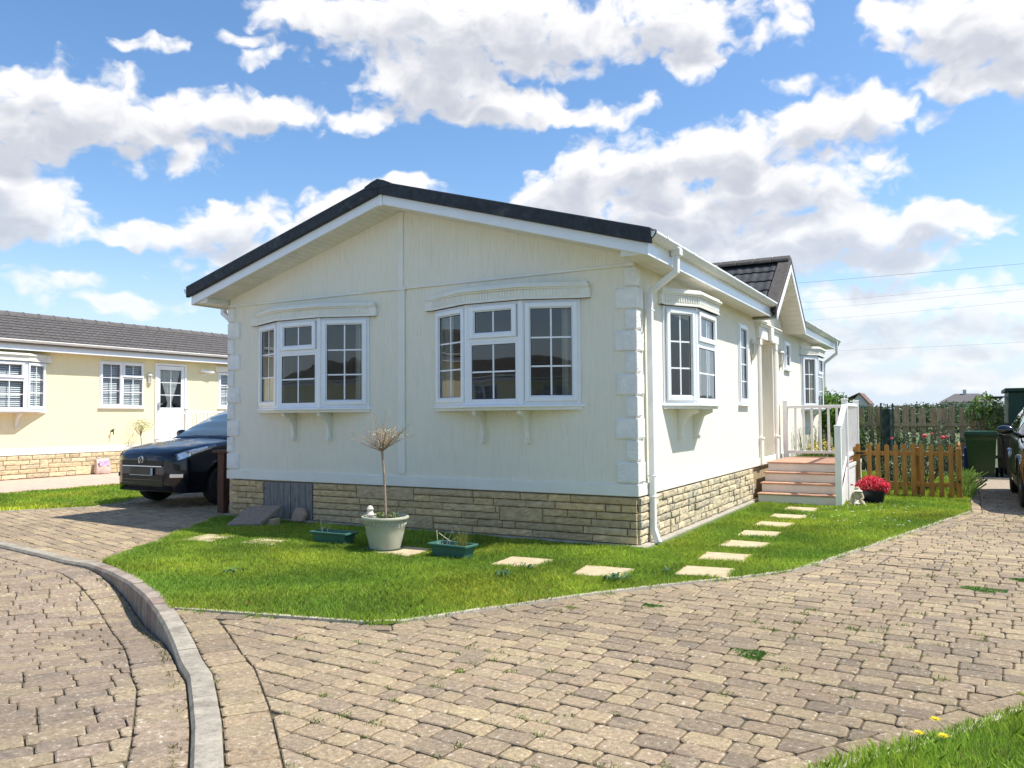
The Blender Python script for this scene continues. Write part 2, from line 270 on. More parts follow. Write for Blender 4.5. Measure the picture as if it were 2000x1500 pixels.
MT = dict(
 cream=render_mat('cream_render', (.84, .80, .675), (.52, .465, .35)),
 yellow=render_mat('yellow_render', (.85, .765, .49), (.74, .65, .39)),
 trim=mat('cream_trim', (.80, .785, .71), .5, .05, 3, .12, 90),
 quoin=mat('white_quoin', (.80, .795, .76), .7, .1, 6, .6, 35, 6, bdist=.015),
 upvc=mat('white_upvc', (.82, .84, .87), .22, .03, 5, spec=.5),
 gutter=mat('white_gutter', (.80, .80, .78), .3, .06, 4, .0),
 white=mat('white_paint', (.82, .82, .80), .4, .05, 5, .05, 60),
 soffit=mat('soffit_board', (.74, .72, .64), .45, .08, 4),
 gasket=mat('rubber_gasket', (.02, .02, .022), .6, 0),
 tile=mat('dark_roof_tile', (.045, .047, .05), .72, .3, 10, .5, 60, spots=[(14, .6, .75, (.16, .14, .1), .5)]),
 tilef=mat('brown_grey_roof_tile', (.105, .095, .09), .8, .25, 7, .4, 60, spots=[(6, .6, .8, (.22, .18, .13), .5)]),
 verge=mat('dark_verge_trim', (.022, .026, .032), .6, .45, 14, .5, 30, spots=[(7, .58, .75, (.10, .11, .10), .45)]),
 ridge=mat('ridge_tile', (.085, .075, .065), .85, .3, 12, .5, 50),
 stone=mat('sandstone_cladding', (1, 1, 1), .85, .22, 14, .6, 45, 6, attr=True, bdist=.009, spots=[(5, .66, .85, (.20, .18, .12), .35)]),
 stonef=mat('yellow_stone_cladding', (1, 1, 1), .85, .18, 12, .7, 45, 6, attr=True),
 plinth=mat('concrete_plinth', (.36, .33, .27), .9, .25, 9, .5, 60),
 wood=mat('weathered_grey_boards', (.23, .215, .195), .8, .4, 10, .5, 60, stretch=(6, 6, .6), spots=[(9, .66, .74, (.03, .03, .035), .8)]),
 glass=glass_mat('window_glass'), glassf=glass_mat('neighbour_glass', (.8, .83, .84), 1.5),
 inner=mat('dim_room_walls', (.30, .29, .27), .9, .05, 2), blind=mat('white_blind_slats', (.78, .80, .80), .5, .03, 4),
 curtain=mat('cream_curtain', (.62, .58, .48), .9, .12, 12, stretch=(1, 1, .1), trans=.25),
 net=mat('white_net_curtain', (.8, .82, .78), .9, .1, 20, trans=.4),
 conc=mat('concrete_kerb', (.43, .41, .37), .9, .22, 9, .5, 70, 6, spots=[(30, .6, .72, (.16, .15, .13), .6), (4, .55, .7, (.27, .22, .18), .5)]),
 edge=mat('pale_edging', (.50, .45, .36), .9, .2, 12, .4, 80, spots=[(9, .6, .75, (.16, .17, .08), .5)]),
 sand=mat('dark_joint_sand', (.095, .075, .045), .95, .4, 20, .5, 80, spots=[(3, .5, .72, (.07, .10, .03), .5)]),
 block=mat('tumbled_paving_block', (1, 1, 1), .88, .3, 38, .9, 120, 8, attr=True, bdist=.008, spots=[(9, .54, .72, (.12, .10, .085), .5), (75, .50, .66, (.10, .085, .07), .55), (38, .62, .665, (.60, .57, .50), .75), (1.3, .55, .7, (.14, .115, .085), .35), (90, .66, .70, (.6, .57, .5), .7), (2.0, .56, .72, (.16, .13, .105), .4)]),
 slab=mat('buff_slab', (.46, .375, .235), .9, .15, 10, .4, 90, 5, spots=[(16, .62, .75, (.36, .30, .2), .5)]),
 pebble=mat('pebble_dashed_slab', (.29, .22, .17), .9, .5, 55, .9, 90),
 brick=mat('pinkish_brick', (.42, .28, .20), .9, .2, 15, .4, 70),
 soil=mat('lawn_soil', (.08, .13, .02), .95, .3, 8, .4, 60),
 dirt=mat('potting_soil', (.055, .035, .025), .95, .4, 60, .8, 80),
 grass=mat('grass_blades', (1, 1, 1), .55, .3, .9, attr=True, trans=.35, spec=.25),
 leaf=mat('leaves', (1, 1, 1), .5, 0, attr=True, trans=.3, spec=.4),
 petal=mat('petals', (1, 1, 1), .6, 0, attr=True, trans=.2),
 bark=mat('bark', (.17, .13, .10), .9, .3, 30, .5, 60),
 twig=mat('pale_twigs', (.34, .25, .18), .8, .3, 30),
 pot=mat('sage_glazed_pot', (.43, .435, .33), .55, .1, 7, .1, 40, spots=[(6, .6, .8, (.30, .31, .22), .4)]),
 trough=mat('green_plastic', (.05, .14, .105), .4, .12, 6),
 picket=mat('orange_stained_timber', (.38, .185, .04), .7, .3, 12, .3, 40, stretch=(3, 3, .4)),
 oldwood=mat('old_fence_boards', (.42, .315, .20), .9, .35, 10, .5, 40, stretch=(3, 3, .4), spots=[(4, .55, .75, (.10, .12, .06), .5)]),
 brownwood=mat('dark_brown_timber', (.10, .04, .022), .7, .3, 10, .3, 40, stretch=(3, 3, .4)),
 binn=mat('green_wheelie_plastic', (.010, .040, .010), .3, .1, 5), binb=mat('black_bin_plastic', (.012, .013, .015), .45, .1, 5),
 shed=mat('dark_green_metal', (.006, .042, .026), .5, .12, 3), blue=mat('blue_plastic', (.01, .02, .16), .4, .05),
 paintn=mat('navy_car_paint', (.0018, .0025, .008), .16, 0, coat=.45, spec=.4), paintb=mat('black_car_paint', (.004, .004, .006), .12, 0, coat=.8, spec=.5),
 cglass=mat('car_glass', (.06, .085, .09), .03, 0, spec=1, coat=1), chrome=mat('chrome', (.75, .76, .78), .12, 0, metal=1),
 lens=mat('lamp_lens', (.70, .73, .78), .22, .4, 40, metal=.35, coat=1), rubber=mat('tyre_rubber', (.018, .018, .018), .8, .1, 30),
 blackp=mat('black_plastic', (.012, .012, .013), .5, .1, 20), alloy=mat('alloy_wheel', (.16, .165, .17), .3, 0, metal=.9),
 plate=mat('dark_number_plate', (.035, .035, .035), .4, .3, 3), tread=mat('terracotta_tread', (.46, .26, .175), .75, .15, 8, .2, 60),
 riser=mat('pale_riser', (.74, .70, .63), .5, .06, 5), statue=mat('weathered_cast_stone', (.42, .36, .23), .9, .25, 30, .4, 80),
 statuew=mat('pale_cast_stone', (.68, .62, .52), .85, .15, 30, .3, 80),
 bag=mat('paper_sack', (.55, .42, .36), .7, .15, 8, .3, 20), bagp=mat('sack_print', (.55, .40, .62), .7, .4, 25),
 path=mat('pink_paving', (.50, .36, .29), .9, .14, 6, .3, 50), far=mat('far_render', (.62, .6, .56), .9, .05), farroof=mat('far_roof', (.13, .12, .12), .9, .15, 2),
 farbrown=mat('far_brown_roof', (.17, .10, .08), .9, .15, 2), earth=mat('open_ground', (.10, .12, .045), .95, .3, .4), potblack=mat('dark_blue_pot', (.006, .006, .02), .3, .05),
 mesh=mat('dark_green_netting', (.012, .035, .03), .7, .3, 30, .5, 60), wire=mat('cable', (.16, .18, .20), .6, 0), lampw=mat('lantern_white', (.72, .68, .58), .45, .05),
 doorm=mat('door_panel', (.75, .74, .70), .35, .04), iron=mat('iron_cover', (.12, .10, .085), .8, .3, 20, .3, 60), amber=mat('lamp_glass', (.5, .5, .45), .1, 0, spec=.6),
)

# ------------------------------------------------------------------ building modules
def wallmap(B, U, V):
    B, U, V = Vector(B), Vector(U), Vector(V)
    return lambda p: B+U*p[0]+V*p[1]+Vector((0, 0, p[2]))
FRONT = wallmap((0, 0, 0), (1, 0, 0), (0, -1, 0)); SIDE = wallmap((0, 0, 0), (0, 1, 0), (1, 0, 0)); NSIDE = wallmap((-16.3, 0, 0), (0, 1, 0), (1, 0, 0))
def wall(mb, T, u0, u1, z0, z1, holes, t=.14):
    us = sorted({u0, u1, *[h[0] for h in holes], *[h[1] for h in holes]}); zs = sorted({z0, z1, *[h[2] for h in holes], *[h[3] for h in holes]})
    idx = {}; fs = []; vs = []
    def vid(u, n, z):
        k = (round(u, 4), n, round(z, 4))
        if k not in idx: idx[k] = len(vs); vs.append(T((u, -t if n else 0, z)))
        return idx[k]
    solid = {}
    for i in range(len(us)-1):
        for j in range(len(zs)-1):
            cu, cz = (us[i]+us[i+1])/2, (zs[j]+zs[j+1])/2
            solid[i, j] = not any(h[0] < cu < h[1] and h[2] < cz < h[3] for h in holes)
    for (i, j), s_ in solid.items():
        if not s_: continue
        a, b, c, d = us[i], us[i+1], zs[j], zs[j+1]
        fs.append((vid(a, 0, c), vid(b, 0, c), vid(b, 0, d), vid(a, 0, d))); fs.append((vid(a, 1, c), vid(a, 1, d), vid(b, 1, d), vid(b, 1, c)))
        for (ni, nj, e0, e1) in ((i-1, j, (a, c), (a, d)), (i+1, j, (b, c), (b, d)), (i, j-1, (a, c), (b, c)), (i, j+1, (a, d), (b, d))):
            if not solid.get((ni, nj), False):
                fs.append((vid(e0[0], 0, e0[1]), vid(e1[0], 0, e1[1]), vid(e1[0], 1, e1[1]), vid(e0[0], 1, e0[1])))
    mb.add(vs, fs)
def facet(T, A, B):
    a, b = Vector((A[0], A[1], 0)), Vector((B[0], B[1], 0)); e = (b-a); L = e.length; e.normalize(); nrm = Vector((-e.y, e.x, 0))
    return (lambda p: T(a+e*p[0]+nrm*p[1]+Vector((0, 0, p[2])))), L
def rect_frame(mb, T, s0, s1, z0, z1, w, n0, n1):
    mb.box(s0, s0+w, n0, n1, z0, z1, T=T); mb.box(s1-w, s1, n0, n1, z0, z1, T=T)
    mb.box(s0+w, s1-w, n0, n1, z0, z0+w, T=T); mb.box(s0+w, s1-w, n0, n1, z1-w, z1, T=T)
def light(fr, gs, bars, gk, T, s0, s1, z0, z1, cols, rows, sash=True):
    """one glazed light: sash frame, gasket, glass, glazing bars"""
    if sash:
        rect_frame(fr, T, s0+.004, s1-.004, z0+.004, z1-.004, .052, -.02, .036); rect_frame(fr, T, s0+.056, s1-.056, z0+.056, z1-.056, .012, -.02, .022)
        i = .068
    else:
        rect_frame(fr, T, s0+.002, s1-.002, z0+.002, z1-.002, .030, -.02, .012); i = .032
    rect_frame(gk, T, s0+i, s1-i, z0+i, z1-i, .0045, .0, .009)
    a, b, c, d = s0+i+.0045, s1-i-.0045, z0+i+.0045, z1-i-.0045
    gs.add([T(Vector(p)) for p in ((a, .003, c), (b, .003, c), (b, .003, d), (a, .003, d))], [(0, 1, 2, 3)])
    for k in range(1, cols): x = a+(b-a)*k/cols; bars.box(x-.009, x+.009, -.002, .0075, c, d, T=T)
    for k in range(1, rows): z = c+(d-c)*k/rows; bars.box(a, b, -.0025, .007, z-.009, z+.009, T=T)
def corbel(mb, T, u, p, z):
    poly = [(0, z), (p*.92, z), (p*.92, z-.045), (p*.8, z-.05)]
    for k in range(7):
        a = math.pi/2*k/6; poly.append((.055+(p*.8-.055)*(1-math.sin(a)), z-.06-.24*(1-math.cos(a))))
    poly += [(.05, z-.32), (.075, z-.325), (.075, z-.37), (0, z-.37)]
    mb.ext([T(Vector((u-.024, v, zz))) for v, zz in poly], T(Vector((u+.024, 0, 0)))-T(Vector((u-.024, 0, 0))))
def curtain_mesh(mb, T, s0, s1, z0, z1, n, amp=.02, per=.07):
    k = int((s1-s0)/.012); vs = []
    for i in range(k+1):
        s = s0+(s1-s0)*i/k; v = n+amp*math.sin(2*math.pi*s/per)+.3*amp*math.sin(7.1*s/per)
        vs += [T(Vector((s, v, z0))), T(Vector((s, v, z1)))]
    mb.add(vs, [(2*i, 2*i+2, 2*i+3, 2*i+1) for i in range(k)])
def bay_window(house, T, u0, u1, s, p, z0, z1, hz, lab, glassm, corbels, blinds=False, curt=True):
    root = empty('bay_window', parent=house, loc=wm(house).translation); root['label'] = lab
    fr, gs, bars, gk = MB(), MB(), MB(), MB()
    pts = [(u0, 0.0), (u0+s, p), (u1-s, p), (u1, 0.0)]
    for k in range(3):
        T2, L = facet(T, pts[k], pts[k+1])
        rect_frame(fr, T2, .0, L, z0, z1, .038, -.045, .012)
        if k == 1:
            zt = z1-(z1-z0)*.365; fr.box(.038, L-.038, -.045, .012, zt-.022, zt+.022, T=T2)
            light(fr, gs, bars, gk, T2, .045, L-.045, zt+.018, z1-.03, 2, 1, True); light(fr, gs, bars, gk, T2, .035, L-.035, z0+.035, zt-.02, 2, 2, False)
        else: light(fr, gs, bars, gk, T2, .04, L-.03, z0+.03, z1-.03, 2, 3, True)
    for (u, v) in pts[1:3]:
        fr.ext([T(Vector((u+dx, v+dy, z0))) for dx, dy in ((-.03, -.06), (.03, -.06), (.028, .012), (0, .021), (-.028, .012))], (0, 0, z1-z0))
    for o_, nm, m_, bv in ((fr, 'frame', MT['upvc'], .004), (gs, 'glass', glassm, 0), (bars, 'glazing_bars', MT['upvc'], 0), (gk, 'gasket', MT['gasket'], 0)):
        o_.build(nm, m_, root, bevel=bv, norm=nm != 'glass')
    sl_ = MB(); e = .035
    def poly(e1, e2, z): return [T(Vector(q)) for q in ((u0-e1, 0, z), (u0-e1*.6, .02, z), (u0+s-e2*.4, p+e2, z), (u1-s+e2*.4, p+e2, z), (u1+e1*.6, .02, z), (u1+e1, 0, z))]
    sl_.ext(poly(.05, .055, z0-.028), (0, 0, .028)); sl_.build('sill', MT['upvc'], root, bevel=.004)
    ub = MB(); ub.ext(poly(.02, .02, z0-.06), (0, 0, .032)); ub.build('under_board', MT['trim'], root)
    hd = MB(); x = .13
    def hp(x, v, z): return [T(Vector(q)) for q in ((u0-x, 0, z), (u0-x, .045+v*.4, z), (u0-.02, .045+v*.4, z), (u0+s-.02, p+.05+v, z), (u1-s+.02, p+.05+v, z), (u1+.02, .045+v*.4, z), (u1+x, .045+v*.4, z), (u1+x, 0, z))]
    h = hz-z1
    hd.ext(hp(x, 0, z1), (0, 0, h*.62)); hd.ext(hp(x+.008, .012, z1), (0, 0, h*.12)); hd.ext(hp(x-.012, .022, z1+h*.62), (0, 0, h*.1)); hd.ext(hp(x-.004, .045, z1+h*.72), (0, 0, h*.12))
    hd.ext(hp(x-.03, .012, z1+h*.84), (0, 0, h*.16))
    pp = [(u0-.02, .045), (u0+s-.02, p+.05), (u1-s+.02, p+.05), (u1+.02, .045)]
    for k in range(3):
        T2, L = facet(T, pp[k], pp[k+1]); n_ = int(L/.036)
        for i in range(n_): c_ = (i+.5)*L/n_; hd.box(c_-.011, c_+.011, -.01, .008, z1+h*.2, z1+h*.56, T=T2)
    hd.build('header', MT['trim'], root, bevel=.003)
    br = MB()
    for u in corbels:
        b1 = MB(); corbel(b1, T, u, p, z0-.06); b1.build('corbel', MT['trim'], root, bevel=.003)
    if curt:
        cm = MB()
        T2, L = facet(T, pts[0], pts[1]); curtain_mesh(cm, T2, L*.05, L*.35, z0+.02, z1-.02, -.11); cm.build('curtain', MT['curtain'], root, norm=False, smooth=True); cm = MB()
        T2, L = facet(T, pts[2], pts[3]); curtain_mesh(cm, T2, L*.68, L*.98, z0+.02, z1-.02, -.11)
        cm.build('curtain', MT['curtain'], root, norm=False, smooth=True)
    if blinds:
        bl = MB()
        for k in range(3):
            T2, L = facet(T, pts[k], pts[k+1]); z = z0+.06
            while z < z1-.05: bl.add([T2(Vector(q)) for q in ((.06, -.075, z+.034), (L-.06, -.075, z+.034), (L-.06, -.055, z), (.06, -.055, z))], [(0, 1, 2, 3)]); z += .046
        bl.build('blind', MT['blind'], root, norm=False)
    return root
def flat_window(house, T, u0, u1, z0, z1, lights, lab, glassm, blinds=False):
    root = empty('window', parent=house, loc=wm(house).translation); root['label'] = lab
    fr, gs, bars, gk = MB(), MB(), MB(), MB(); rect_frame(fr, T, u0, u1, z0, z1, .035, -.05, .018)
    for (a, b, c, d, cols, rows, sash) in lights: light(fr, gs, bars, gk, T, a, b, c, d, cols, rows, sash)
    xs = sorted({l[0] for l in lights})[1:]
    for x in xs: fr.box(x-.02, x+.02, -.05, .019, z0+.035, z1-.035, T=T)
    fr.build('frame', MT['upvc'], root, bevel=.004); gs.build('glass', glassm, root, norm=False); bars.build('glazing_bars', MT['upvc'], root); gk.build('gasket', MT['gasket'], root)
    sl_ = MB(); sl_.box(u0-.03, u1+.03, 0, .055, z0-.03, z0, T=T); sl_.build('sill', MT['upvc'], root, bevel=.004)
    if blinds:
        bl = MB(); z = z0+.06
        while z < z1-.05: bl.add([T(Vector(q)) for q in ((u0+.04, -.075, z+.034), (u1-.04, -.075, z+.034), (u1-.04, -.055, z), (u0+.04, -.055, z))], [(0, 1, 2, 3)]); z += .046
        bl.build('blind', MT['blind'], root, norm=False)
    return root
def rough_panel(mb, T, u0, u1, z0, z1, d, rng, amp=.01, step=.05, col=None, gap=.0028, inset=.006):
    """a hewn stone face: a displaced grid standing out from the wall"""
    nu, nz_ = max(2, int((u1-u0)/step)), max(2, int((z1-z0)/(step*.6)))
    vs = []; id_ = {}
    for j in range(nz_+1):
        for i in range(nu+1):
            edge = i in (0, nu) or j in (0, nz_); u = u0+gap+(u1-u0-2*gap)*i/nu; z = z0+gap+(z1-z0-2*gap)*j/nz_
            if edge: vs.append(T(Vector((u+rng.uniform(-.003, .003), 0 if True else 0, z+rng.uniform(-.003, .003)))))
            else: vs.append(T(Vector((u, d+rng.uniform(-amp, amp), z))))
            id_[i, j] = len(vs)-1
    # rim row just inside the edge gives a steep rounded arris
    fs = []
    rim = {}
    for j in range(nz_+1):
        for i in range(nu+1):
            if i in (0, nu) or j in (0, nz_):
                u = u0+gap+(u1-u0-2*gap)*i/nu; z = z0+gap+(z1-z0-2*gap)*j/nz_
                uu = min(max(u, u0+gap+inset), u1-gap-inset); zz = min(max(z, z0+gap+inset), z1-gap-inset)
                vs.append(T(Vector((uu, d*.85+rng.uniform(-amp, amp)*.6, zz)))); rim[i, j] = len(vs)-1
    def g_(i, j): return rim.get((i, j), id_[i, j])
    for j in range(nz_):
        for i in range(nu): fs.append((g_(i, j), g_(i+1, j), g_(i+1, j+1), g_(i, j+1)))
    for i in range(nu):
        for j in (0, nz_): fs.append((id_[i, j], id_[i+1, j], rim[i+1, j], rim[i, j]))
    for j in range(nz_):
        for i in (0, nu): fs.append((id_[i, j], id_[i, j+1], rim[i, j+1], rim[i, j]))
    mb.add(vs, fs, col)
def cladding(house, name, T, u0, u1, z0, z1, seed, pal, m, holes=(), rows=.078, lens=(.18, .62), dbl=.12, d=.03):
    rng = random.Random(seed); mb = MB(); n = round((z1-z0)/rows); h = (z1-z0)/n; taken = [[] for _ in range(n)]
    for r in range(n):
        u = u0-rng.uniform(0, .2)
        while u < u1:
            L = rng.uniform(*lens)*(.55 if rng.random() < .25 else 1); a, b = max(u, u0), min(u+L, u1); u += L
            if b-a < .03: continue
            hh = 1
            if r < n-1 and rng.random() < dbl: hh = 2
            if any(not (b <= t[0]+.001 or a >= t[1]-.001) for t in taken[r]):
                # trim against double stones below
                segs = [(a, b)]
                for t in taken[r]: segs = [q for s_ in segs for q in ((s_[0], min(s_[1], t[0])), (max(s_[0], t[1]), s_[1])) if q[1]-q[0] > .03]
                hh = 1
            else: segs = [(a, b)]
            for (a_, b_) in segs:
                zz0, zz1 = z0+r*h, z0+(r+hh)*h
                if any(a_ < H[1] and b_ > H[0] for H in holes):
                    for H in holes:
                        if a_ < H[0] < b_: b_ = H[0]
                        elif a_ < H[1] < b_: a_ = H[1]
                        elif H[0] <= a_ and b_ <= H[1]: b_ = a_
                    if b_-a_ < .03: continue
                if hh == 2: taken[r+1].append((a_, b_))
                c = pal[rng.randrange(len(pal))]; f = rng.uniform(.82, 1.12)
                rough_panel(mb, T, a_, b_, zz0, zz1, d*rng.uniform(.6, 1.25), rng, .006, .045, tuple(x*f for x in c))
    return mb.build(name, m, house, norm=False, smooth=False)
def quoins(house, TA, TB, zs, sgn, seed):
    """corner stones wrapping two walls; TA u runs away from the corner"""
    rng = random.Random(seed); mb = MB()
    for k in range(len(zs)-1):
        w1 = .225 if (k % 2 == 0) else .115; w2 = .20 if (k % 2 == 0) else .12
        z0, z1 = zs[k]+.004, zs[k+1]-.004; w1 += rng.uniform(-.008, .008); d = .026
        # body
        mb.box(-w1+.012, d-.006, -.002, d-.006, z0+.008, z1-.008, T=TA)
        rough_panel(mb, TA, -w1, .022, z0, z1, d, rng, .003, .035, gap=.001, inset=.012)
        if TB: mb.box(-.002, w2-.012, -.002, d-.006, z0+.008, z1-.008, T=TB); rough_panel(mb, TB, -.022, w2, z0, z1, d, rng, .003, .035, gap=.001, inset=.012)
    return mb.build('quoins', MT['quoin'], house, norm=True)
def tile_roof(mb, o, A, B, la, lb, tw=.3, tc=.34, wave=.018, step=.022, a_phase=0):
    """o: eave corner; A: along the eave; B: up the slope"""
    o, A, B = Vector(o), Vector(A).normalized(), Vector(B).normalized(); Nn = A.cross(B); Nn = -Nn if Nn.z < 0 else Nn
    na = max(2, int(la/tw*8)); rows = max(1, round(lb/tc)); h = lb/rows; vs = []; fs = []; w = na+1
    prof = []
    for r in range(rows):
        prof += [(r*h, step), (r*h+.012, step+.004), ((r+1)*h-.002, .004)]
    for k, (b, off) in enumerate(prof):
        for i in range(na+1):
            a = la*i/na; ph = ((a+a_phase)/tw) % 1
            wv = wave*(math.exp(-((ph-.16)/.12)**2)+.55*math.exp(-((ph-.66)/.16)**2)+math.exp(-((ph-1.16)/.12)**2))
            vs.append(o+A*a+B*b+Nn*(off+wv+.0*b))
    for k in range(len(prof)-1):
        for i in range(na): fs.append((k*w+i, k*w+i+1, (k+1)*w+i+1, (k+1)*w+i))
    n0 = len(vs)
    mb.add(vs, fs)
    mb.ext([o-Nn*.03, o+A*la-Nn*.03, o+A*la+B*lb-Nn*.03, o+B*lb-Nn*.03], Nn*.03)
def gutter(mb, p0, p1, out, w=.105, h=.07):
    """box gutter with moulded lip, joints and stop ends; p0..p1 along the fascia top line"""
    p0, p1, out = Vector(p0), Vector(p1), Vector(out); Z = Vector((0, 0, 1)); L = (p1-p0).length; e = (p1-p0).normalized()
    def sec(s, grow=0): return [(0, 0), (0, -h), (w*.62, -h-grow), (w*.86+grow, -h*.62), (w+grow, -h*.30), (w+grow, .0+grow), (w-.01, grow), (w-.014, -h*.3), (w*.6, -h+.01), (.006, -h+.01), (.006, 0)]
    mb.ext([p0+out*a+Z*b for a, b in sec(0)], e*L)
    for s in (0, L-.008): mb.ext([p0+e*s+out*a+Z*b for a, b in [(0, 0), (0, -h), (w*.62, -h), (w*.86, -h*.62), (w, -h*.3), (w, 0)]], e*.008)
    s = .35
    while s < L-.1:
        mb.ext([p0+e*(s-.018)+out*a+Z*b for a, b in [(0, -h-.004), (w*.62, -h-.006), (w*.87+.005, -h*.62), (w+.006, -h*.3), (w+.006, .006), (w-.012, .006), (w-.012, -.004), (0, -.004)]], e*.036); s += .92
def swan(mb, pts, w=.062):
    for a, b in zip(pts, pts[1:]):
        a, b = Vector(a), Vector(b); d = (b-a).normalized(); x = Vector((0, 1, 0)) if abs(d.y) < .8 else Vector((1, 0, 0)); y = d.cross(x).normalized(); x = y.cross(d).normalized(); ww = w/2
        mb.ext([a+x*sx*ww+y*sy*ww-d*.02 for sx, sy in ((-1, -1), (1, -1), (1, 1), (-1, 1))], d*((b-a).length+.04))
def lantern(house, T, u, z):
    """half-lantern wall light"""
    root = empty('wall_light', parent=house, loc=wm(house).translation)
    b = MB(); b.box(u-.05, u+.05, 0, .015, z-.02, z+.24, T=T)
    def ring(r, zz, n=8): return [T(Vector((u+r*math.cos(math.pi*k/(n-1)), .012+r*math.sin(math.pi*k/(n-1)), zz))) for k in range(n)]
    def band(r0, r1, za, zb):
        a, c = ring(r0, za), ring(r1, zb); b.add(a+c, [(k, k+1, 8+k+1, 8+k) for k in range(7)]+[tuple(range(8))[::-1], tuple(range(8, 16)), (0, 7, 15, 8)])
    band(.01, .055, z-.07, z); band(.072, .072, z, z+.02); band(.085, .085, z+.2, z+.212); band(.085, .05, z+.212, z+.245); band(.05, .008, z+.245, z+.285)
    for k in range(5):
        a = math.pi*k/4; x, y = .068*math.cos(a), .012+.068*math.sin(a); b.box(u+x-.006, u+x+.006, y-.006, y+.006, z+.02, z+.2, T=T)
    b.build('housing', MT['lampw'], root)
    gl = MB(); a, c = ring(.055, z+.02), ring(.055, z+.2); gl.add(a+c, [(k, k+1, 8+k+1, 8+k) for k in range(7)]); gl.build('glass', MT['amber'], root, norm=False)
    return root

# ------------------------------------------------------------------ main park home
HW, HL = 6.1, 12.9; TR = .53; ZG = 2.98
home = label(empty('park_home', (-3.05, 6.4, 0)), 'cream rendered park home with white stone corner blocks, bay windows and a dark pitched roof', 'park home', None)
ZR, ZE = 4.05, 3.09                                      # barge top at ridge and eave
def roofz(x): return ZR-(ZR-ZE)*abs(x+3.05)/3.33         # barge top line
holesF = [(-5.46, -3.60, 1.52, 2.63), (-2.50, -.67, 1.52, 2.63)]
mb = MB(); wall(mb, FRONT, -HW, 0, TR, 2.97, holesF); mb.build('front_wall', MT['cream'], home)
mb = MB(); mb.ext([FRONT(Vector((x, .016, z))) for x, z in ((-HW+.01, 2.97), (-.002, 2.97), (-.002, 3.058), (-3.05, 3.938), (-HW+.01, 3.058))], (0, .15, 0)); mb.build('gable_wall', MT['cream'], home)
mb = MB(); mb.box(-HW-.02, .022, -.005, .024, TR, TR+.125, T=FRONT); mb.box(-.0, HL, -.005, .024, TR, TR+.125, T=SIDE)
mb.box(-3.105, -2.995, 0, .022, TR+.15, ZG-.012, T=FRONT); mb.box(-3.09, -3.01, .0, .032, ZG+.0, 3.925, T=FRONT); mb.box(-HW, 0, .0, .03, 2.955, 2.985, T=FRONT); mb.box(-3.125, -2.975, 0, .036, 2.945, 2.99, T=FRONT)
mb.build('trim_boards', MT['trim'], home, bevel=.005)
holesS = [(.92, 2.55, 1.53, 2.62), (4.44, 4.95, 1.56, 2.76), (5.95, 6.98, TR, 2.66), (8.08, 8.54, 2.27, 2.78), (9.92, 11.44, 1.53, 2.62)]
mb = MB(); wall(mb, SIDE, .141, HL, TR, 3.02, holesS); mb.box(-.0005+.001, .14, -.14, -.001, TR, 3.02, T=SIDE); mb.build('side_wall', MT['cream'], home)
mb = MB(); mb.box(-HW, -HW+.14, .141, HL, TR, 3.02); mb.box(-HW+.141, -.141, HL-.14, HL-.001, TR, 3.02); mb.ext([(-HW+.01, HL-.14, 3.02), (-.01, HL-.14, 3.02), (-3.05, HL-.14, 3.9)], (0, .139, 0)); mb.build('rear_walls', MT['cream'], home)
mb = MB(); mb.box(-HW+.2, -.2, .2, HL-.2, TR+.02, TR+.05); mb.box(-HW+.2, -.2, .2, HL-.2, 2.85, 2.9); mb.box(-HW+.15, -.2, 3.4, 3.46, TR+.06, 2.84); mb.box(-3.4, -3.34, .2, 3.39, TR+.06, 2.84); mb.box(-3.0, -2.95, 3.5, HL-.2, TR+.06, 2.84); mb.build('rooms', MT['inner'], home)
PAL = [tuple(v*k for v, k in zip(c, (1.08, .97, .86))) for c in [(.57, .45, .26), (.55, .45, .27), (.53, .425, .25), (.57, .46, .28), (.51, .41, .25), (.50, .41, .27)]]
PALS = [(.52, .44, .29), (.56, .47, .31), (.48, .41, .28), (.60, .50, .33), (.45, .40, .29)]
cladding(home, 'stone_skirting', FRONT, -HW+.03, -5.405, .03, TR-.012, 4, PAL, MT['stone'], d=.019, lens=(.2, .5))
cladding(home, 'stone_skirting', FRONT, -4.50, -.0, .03, TR-.012, 5, PAL, MT['stone'], d=.019, lens=(.25, .95), dbl=.06)
cladding(home, 'stone_skirting', SIDE, .0, 5.2, .03, TR-.012, 9, PALS, MT['stone'], lens=(.14, .42), d=.034)
mb = MB(); mb.box(-HW+.05, -.035, .03, .09, 0, TR-.004); mb.box(-.08, -.03, .09, HL, 0, TR-.004); mb.box(-HW+.03, -HW+.08, .09, HL, 0, TR-.004); mb.build('underfloor_wall', MT['stone'], home)
for o_ in (bpy.context.scene.objects['underfloor_wall'],):
    at = o_.data.color_attributes.new('Col', 'FLOAT_COLOR', 'CORNER'); at.data.foreach_set('color', np.tile([.36, .28, .17, 1], len(o_.data.loops)).astype('f'))
# move the cladding's back plane a little into the dark: joints show the wall behind
mb = MB(); mb.box(-HW-.02, .085, .05, .06, -.05, .045, T=FRONT) if False else None
mb.ext([(-HW-.03, -.09, -.05), (.10, -.09, -.05), (.10, 6.0, -.05), (0, 6.0, -.05), (0, 0.02, -.05), (-HW-.03, .02, -.05)], (0, 0, .078)); mb.build('plinth', MT['plinth'], home, bevel=.01, seg=2)
